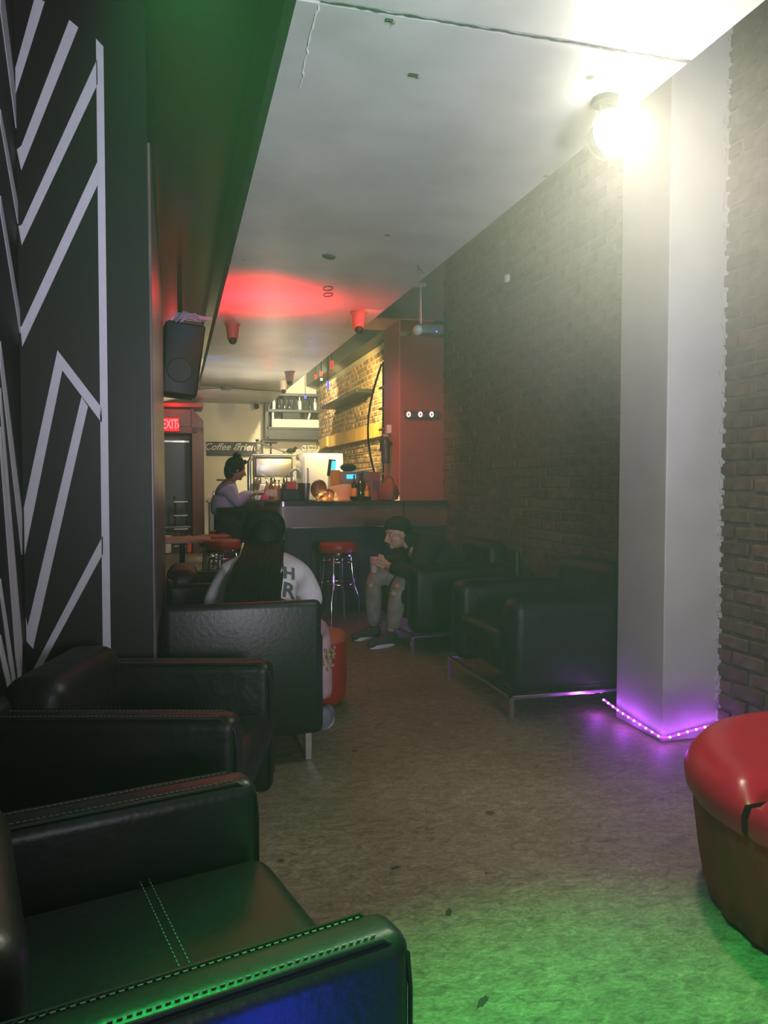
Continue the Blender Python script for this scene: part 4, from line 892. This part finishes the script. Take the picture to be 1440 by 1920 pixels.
# lettering on the shirt back: projected on the cloth
def decal(txt, size, x, z, rot, parent, shear=0):
    cu = bpy.data.curves.new('t', 'FONT'); cu.body = txt; cu.size = size; cu.align_x = 'CENTER'; cu.align_y = 'CENTER'; cu.offset = .0035; cu.shear = shear
    t = bpy.data.objects.new('tmp', cu); COL.objects.link(t); dg = bpy.context.evaluated_depsgraph_get(); me = bpy.data.meshes.new_from_object(t.evaluated_get(dg)); bpy.data.objects.remove(t)
    bm = bmesh.new(); bm.from_mesh(me); bmesh.ops.triangulate(bm, faces=bm.faces); bmesh.ops.subdivide_edges(bm, edges=[e for e in bm.edges if e.calc_length() > .012], cuts=3, use_grid_fill=True)
    M = Matrix.Translation((x, 3.3, z)) @ Matrix.Rotation(rot, 4, 'Y') @ Matrix.Rotation(PI/2, 4, 'X')
    inv = world(shA).inverted() if False else Matrix.Identity(4)
    from mathutils.bvhtree import BVHTree
    sm = bmesh.new(); sm.from_mesh(shA.data); bv = BVHTree.FromBMesh(sm)
    for v in list(bm.verts):
        p = M @ v.co; hit = bv.ray_cast(p, Vector((0, 1, -.25)).normalized())
        v.co = hit[0]+hit[1]*.003 if hit[0] is not None else p+Vector((0, .4, 0))
    me2 = bpy.data.meshes.new('print'); bm.to_mesh(me2); bm.free(); sm.free(); me2.materials.append(printgrey)
    o = bpy.data.objects.new('print', me2); COL.objects.link(o); o.parent = parent; o.matrix_parent_inverse = world(parent).inverted()
decal('TH', .085, .50, .93, .12, shA); decal('OR', .105, .47, .845, .2, shA); decal('D', .10, .475, .755, .3, shA)

# 2: man sitting on the lounge chair
pB = thing('person', 'man in dark hoodie, backwards cap and ripped grey jeans, seated leaning forward', 'person', (1.95, 5.8, 0))
kN = (1.665, 5.68, .505); kF = (1.50, 5.88, .515)
def exB(b):
    global WB
    M_, WB = head_bm(b, (1.665, 5.76, .865), (-1, -.16, -.18), (.12, 0, 1))
    hand_bm(b, (1.545, 5.70, .63), (1.49, 5.70, .655), (-.35, .9, -.2), (0, -.25, 1), 1.0); hand_bm(b, (1.56, 5.86, .60), (1.50, 5.84, .62), (-.35, -.9, -.1), (0, .25, 1))
hipB = (2.12, 5.78, .52)
body(pB, [[(*hipB, .14), (2.06, 5.78, .62, .13), (1.95, 5.78, .70, .135), (1.85, 5.78, .745, .10), (1.76, 5.775, .78, .055), (1.70, 5.765, .82, .05)],
          [(1.85, 5.78, .745, .10), (1.84, 5.62, .71, .06), (1.74, 5.56, .56, .048), (1.63, 5.64, .60, .036), (1.55, 5.70, .63, .027)],
          [(1.85, 5.78, .745, .10), (1.85, 5.94, .71, .06), (1.72, 6.0, .58, .048), (1.64, 5.92, .59, .036), (1.56, 5.86, .60, .027)],
          [(*hipB, .14), (2.0, 5.70, .51, .09), (*kN, .062), (1.62, 5.68, .28, .05), (1.585, 5.69, .10, .036)],
          [(*hipB, .14), (1.95, 5.88, .51, .09), (*kF, .062), (1.515, 5.93, .28, .05), (1.52, 5.96, .10, .036)]], skinL, exB, .005)
face_parts(pB, WB)
cloth('hoodie', [[(2.13, 5.78, .52, .19), (2.06, 5.78, .63, .18), (1.95, 5.78, .71, (.185, .165)), (1.86, 5.78, .755, .13), (1.775, 5.775, .785, .09), (1.735, 5.77, .80, .072)],
                 [(1.86, 5.78, .755, .13), (1.85, 5.62, .72, .092), (1.75, 5.56, .57, .075), (1.63, 5.64, .60, .058), (1.575, 5.68, .62, .045)],
                 [(1.86, 5.78, .755, .13), (1.86, 5.94, .72, .092), (1.74, 6.0, .58, .075), (1.64, 5.92, .59, .058), (1.585, 5.88, .60, .045)]], hoodie, pB)
B().ball((1.80, 5.778, .80), (.11, .12, .07), 16, 10, Matrix.Rotation(.5, 4, 'Y')).build('hood', hoodie, pB, True, inv=True)
cloth('jeans', [[(2.10, 5.78, .49, .12), (1.98, 5.70, .50, .105), (kN[0], kN[1], kN[2], .086), (1.645, 5.68, .38, .078), (1.625, 5.68, .26, .072), (1.60, 5.69, .12, .058)],
                [(2.10, 5.78, .49, .12), (1.93, 5.88, .50, .105), (kF[0], kF[1], kF[2], .086), (1.51, 5.91, .38, .078), (1.515, 5.93, .26, .068), (1.52, 5.95, .12, .058)]], jeansg, pB)
for c in ((1.625, 5.616, .47), (1.60, 5.626, .41), (1.47, 5.83, .45)): B().ball(c, (.026, .016, .022), 12, 8).build('knee_rip', skinL, pB, True, inv=True)
shoe(pB, (1.62, 5.70, 0), (1.41, 5.60, 0), shoedark, solew, laces=solew); shoe(pB, (1.56, 5.98, 0), (1.36, 5.92, 0), shoedark, solew, laces=solew)
b = B(); b.ball(WB(-.022, 0, .045), (.102, .084, .085), 20, 14); b.ball(WB(-.075, 0, -.01), (.045, .07, .07), 14, 10); b.build('hair', hairm, pB, True, inv=True)
cp = B().ball(WB(-.012, 0, .065), (.108, .09, .072), 20, 12).build('cap', hoodie, pB, True, inv=True); B().ball(WB(-.125, 0, .03), (.055, .07, .01), 14, 8).build('brim', hoodie, cp, True, inv=True)
B().ball(WB(-.02, -.093, .05), (.02, .004, .014), 10, 6).build('cap_patch', mat('pale_patch', (.35, .36, .34), .7), cp, True, inv=True)
o = B().lathe([(.026, 0), (.033, .12), (.031, .12), (.024, .006)], (1.475, 5.755, .565), 20).build('cup', mat('pink_cup', (.55, .40, .38), .5), None, True); tag(o, 'pale pink drinking cup held by the man in the dark hoodie', 'cup')

# 3: woman at the bar
pC = thing('person', 'woman with top-knot in lavender top sitting at the left end of the bar', 'person', (.55, 8.7, 0))
hipC = (.52, 8.72, .80)
def exC(b):
    global WC
    M_, WC = head_bm(b, (.655, 8.72, 1.40), (1, .12, -.25)); hand_bm(b, (.86, 8.62, 1.13), (.93, 8.60, 1.135), (.3, 0, -1), (0, 1, .3)); hand_bm(b, (.86, 8.86, 1.13), (.93, 8.84, 1.135), (.3, 0, -1), (0, -1, .3))
body(pC, [[(*hipC, .15), (.51, 8.72, .95, .13), (.53, 8.72, 1.10, .14), (.56, 8.72, 1.22, .10), (.60, 8.72, 1.28, .055), (.635, 8.72, 1.33, .05)],
          [(.56, 8.72, 1.22, .10), (.56, 8.54, 1.17, .06), (.64, 8.50, 1.0+.0, .048), (.76, 8.56, 1.12, .036), (.85, 8.62, 1.13, .027)],
          [(.56, 8.72, 1.22, .10), (.56, 8.90, 1.17, .06), (.66, 8.95, 1.02, .048), (.77, 8.90, 1.12, .036), (.85, 8.86, 1.13, .027)],
          [(*hipC, .15), (.56, 8.60, .78, .10), (.62+.0, 8.50, .74, .08), (.60, 8.46, .5, .055), (.55, 8.46, .36, .038), (.62, 8.44, .33, .03)],
          [(*hipC, .15), (.56, 8.84, .78, .10), (.64, 8.92, .74, .08), (.61, 8.96, .5, .055), (.56, 8.96, .36, .038), (.63, 8.98, .33, .03)]], skinM, exC)
face_parts(pC, WC)
cloth('top', [[(.51, 8.72, .86, (.17, .19)), (.51, 8.72, .98, (.155, .17)), (.53, 8.72, 1.11, (.165, .19)), (.56, 8.72, 1.215, (.125, .14)), (.59, 8.72, 1.265, .07)],
              [(.56, 8.72, 1.215, (.125, .14)), (.56, 8.54, 1.17, .085), (.65, 8.50, 1.02, .07), (.75, 8.55, 1.115, .055), (.82, 8.60, 1.13, .042)],
              [(.56, 8.72, 1.215, (.125, .14)), (.56, 8.90, 1.17, .085), (.66, 8.95, 1.03, .07), (.76, 8.90, 1.115, .055), (.82, 8.87, 1.13, .042)]], shirtl, pC)
cloth('trousers', [[(.52, 8.72, .80, .20), (.57, 8.60, .79, .13), (.63, 8.50, .74, .10), (.60, 8.46, .5, .075), (.56, 8.46, .38, .06)],
                   [(.52, 8.72, .80, .20), (.57, 8.84, .79, .13), (.65, 8.92, .74, .10), (.61, 8.96, .5, .075), (.57, 8.96, .38, .06)]], blackcloth, pC)
b = B(); b.ball(WC(-.03, 0, .035), (.108, .1, .10), 20, 14); b.ball(WC(-.075, 0, -.04), (.06, .085, .10), 16, 12); b.ball(WC(-.03, 0, .14), .05, 14, 10); b.ball(WC(.07, -.0, .10), .026, 10, 8); b.ball(WC(.0, -.03, .10), .045, 10, 8); b.build('hair', hairm, pC, True, inv=True)
o = B().box((.955, 8.74, 1.155), (.075, .15, .009), .003, 2, (0, -.35, .1)).build('phone', blackpl, None); tag(o, 'phone held by the woman in lavender over the bar', 'phone')

# 4: barman bending down
pD = thing('person', 'bald barman in a cream shirt bending down behind the bar', 'person', (1.75, 8.25, 0))
def exD(b):
    global WD
    M_, WD = head_bm(b, (1.455, 7.95, 1.165), (-.55, -.35, -.85), (-.75, -.35, .55)); hand_bm(b, (1.45, 8.10, .72), (1.43, 8.06, .66), (.3, -.5, -.6), (1, 0, 0)); hand_bm(b, (1.62, 7.83, .72), (1.58, 7.80, .66), (.3, .5, -.6), (-1, 0, 0))
body(pD, [[(1.88, 8.30, .95, .15), (1.83, 8.2, 1.04, .135), (1.74, 8.10, 1.10, .14), (1.64, 8.03, 1.13, .10), (1.56, 8.0, 1.14, .058), (1.51, 7.98, 1.15, .052)],
          [(1.64, 8.03, 1.13, .10), (1.70, 7.87, 1.06, .06), (1.68, 7.82, .86, .05), (1.63, 7.83, .74, .03)],
          [(1.64, 8.03, 1.13, .10), (1.54, 8.18, 1.06, .06), (1.48, 8.16, .86, .05), (1.45, 8.11, .74, .03)],
          [(1.88, 8.30, .95, .15), (1.94, 8.22, .84, .1), (1.92, 8.18, .48, .065), (1.96, 8.24, .10, .04), (1.84, 8.16, .05, .035)],
          [(1.88, 8.30, .95, .15), (1.82, 8.38, .84, .1), (1.78, 8.34, .48, .065), (1.82, 8.40, .10, .04), (1.70, 8.32, .05, .035)]], skinD, exD)
face_parts(pD, WD)
cloth('shirt', [[(1.88, 8.29, .96, .18), (1.83, 8.2, 1.04, .17), (1.74, 8.10, 1.10, (.19, .16)), (1.65, 8.03, 1.13, (.15, .12)), (1.575, 8.0, 1.14, .075)],
                [(1.65, 8.03, 1.13, (.15, .12)), (1.71, 7.86, 1.06, .095), (1.69, 7.81, .88, .085)],
                [(1.65, 8.03, 1.13, (.15, .12)), (1.54, 8.19, 1.06, .095), (1.48, 8.17, .88, .085)]], shirty, pD)
cloth('trousers', [[(1.88, 8.30, .93, .17), (1.94, 8.22, .82, .12), (1.92, 8.18, .48, .09), (1.96, 8.24, .10, .065)], [(1.88, 8.30, .93, .17), (1.82, 8.38, .82, .12), (1.78, 8.34, .48, .09), (1.82, 8.40, .10, .065)]], blackcloth, pD)
bp_ = B(); bp_.box((1.66, 7.735, .97), (.5, .03, .03), .008); lo = bp_.build('undercounter_light', emis('amber_strip', (1, .6, .15), 1.5), None); tag(lo, 'amber light bar under the bar counter edge by the barman', 'light')

# ------------------------------------------------------------------ haze in the room, partly in place of lens veil
hm = bpy.data.materials.new('haze'); hm.use_nodes = True; nt = hm.node_tree; nt.nodes.remove(nt.nodes['Principled BSDF'])
vsn = nt.nodes.new('ShaderNodeVolumeScatter'); vsn.inputs['Color'].default_value = (.95, .97, .93, 1); vsn.inputs['Density'].default_value = .025; vsn.inputs['Anisotropy'].default_value = .55
nt.links.new(vsn.outputs[0], nt.nodes['Material Output'].inputs['Volume'])
hz = B().box((1.0, 6.15, 1.745), (3.3, 17.0, 3.46)).build('haze', hm); hz['kind'] = 'stuff'; tag(hz, 'thin smoky haze filling the whole room, also in place of lens veil', 'haze')

# added puff of haze in place of lens glare around the lamp
hm2 = bpy.data.materials.new('lamp_glare_volume'); hm2.use_nodes = True; nt = hm2.node_tree; nt.nodes.remove(nt.nodes['Principled BSDF'])
v2 = nt.nodes.new('ShaderNodeVolumeScatter'); v2.inputs['Color'].default_value = (.97, .96, .92, 1); v2.inputs['Anisotropy'].default_value = .3
tc = nt.nodes.new('ShaderNodeTexCoord'); ln = nt.nodes.new('ShaderNodeVectorMath'); ln.operation = 'LENGTH'; mr = nt.nodes.new('ShaderNodeMapRange')
mr.inputs['From Min'].default_value = 0; mr.inputs['From Max'].default_value = 1; mr.inputs['To Min'].default_value = .28; mr.inputs['To Max'].default_value = 0; mr.interpolation_type = 'SMOOTHSTEP'
nt.links.new(tc.outputs['Object'], ln.inputs[0]); nt.links.new(ln.outputs['Value'], mr.inputs['Value']); nt.links.new(mr.outputs[0], v2.inputs['Density'])
nt.links.new(v2.outputs[0], nt.nodes['Material Output'].inputs['Volume'])
h2 = B().ball((0, 0, 0), 1, 24, 16).build('haze', hm2); h2.location = (1.45, 1.95, 1.95); h2.scale = (1.1, .85, .74); h2['kind'] = 'stuff'; tag(h2, 'added haze puff standing in for lens glare around the bright lamp', 'haze')
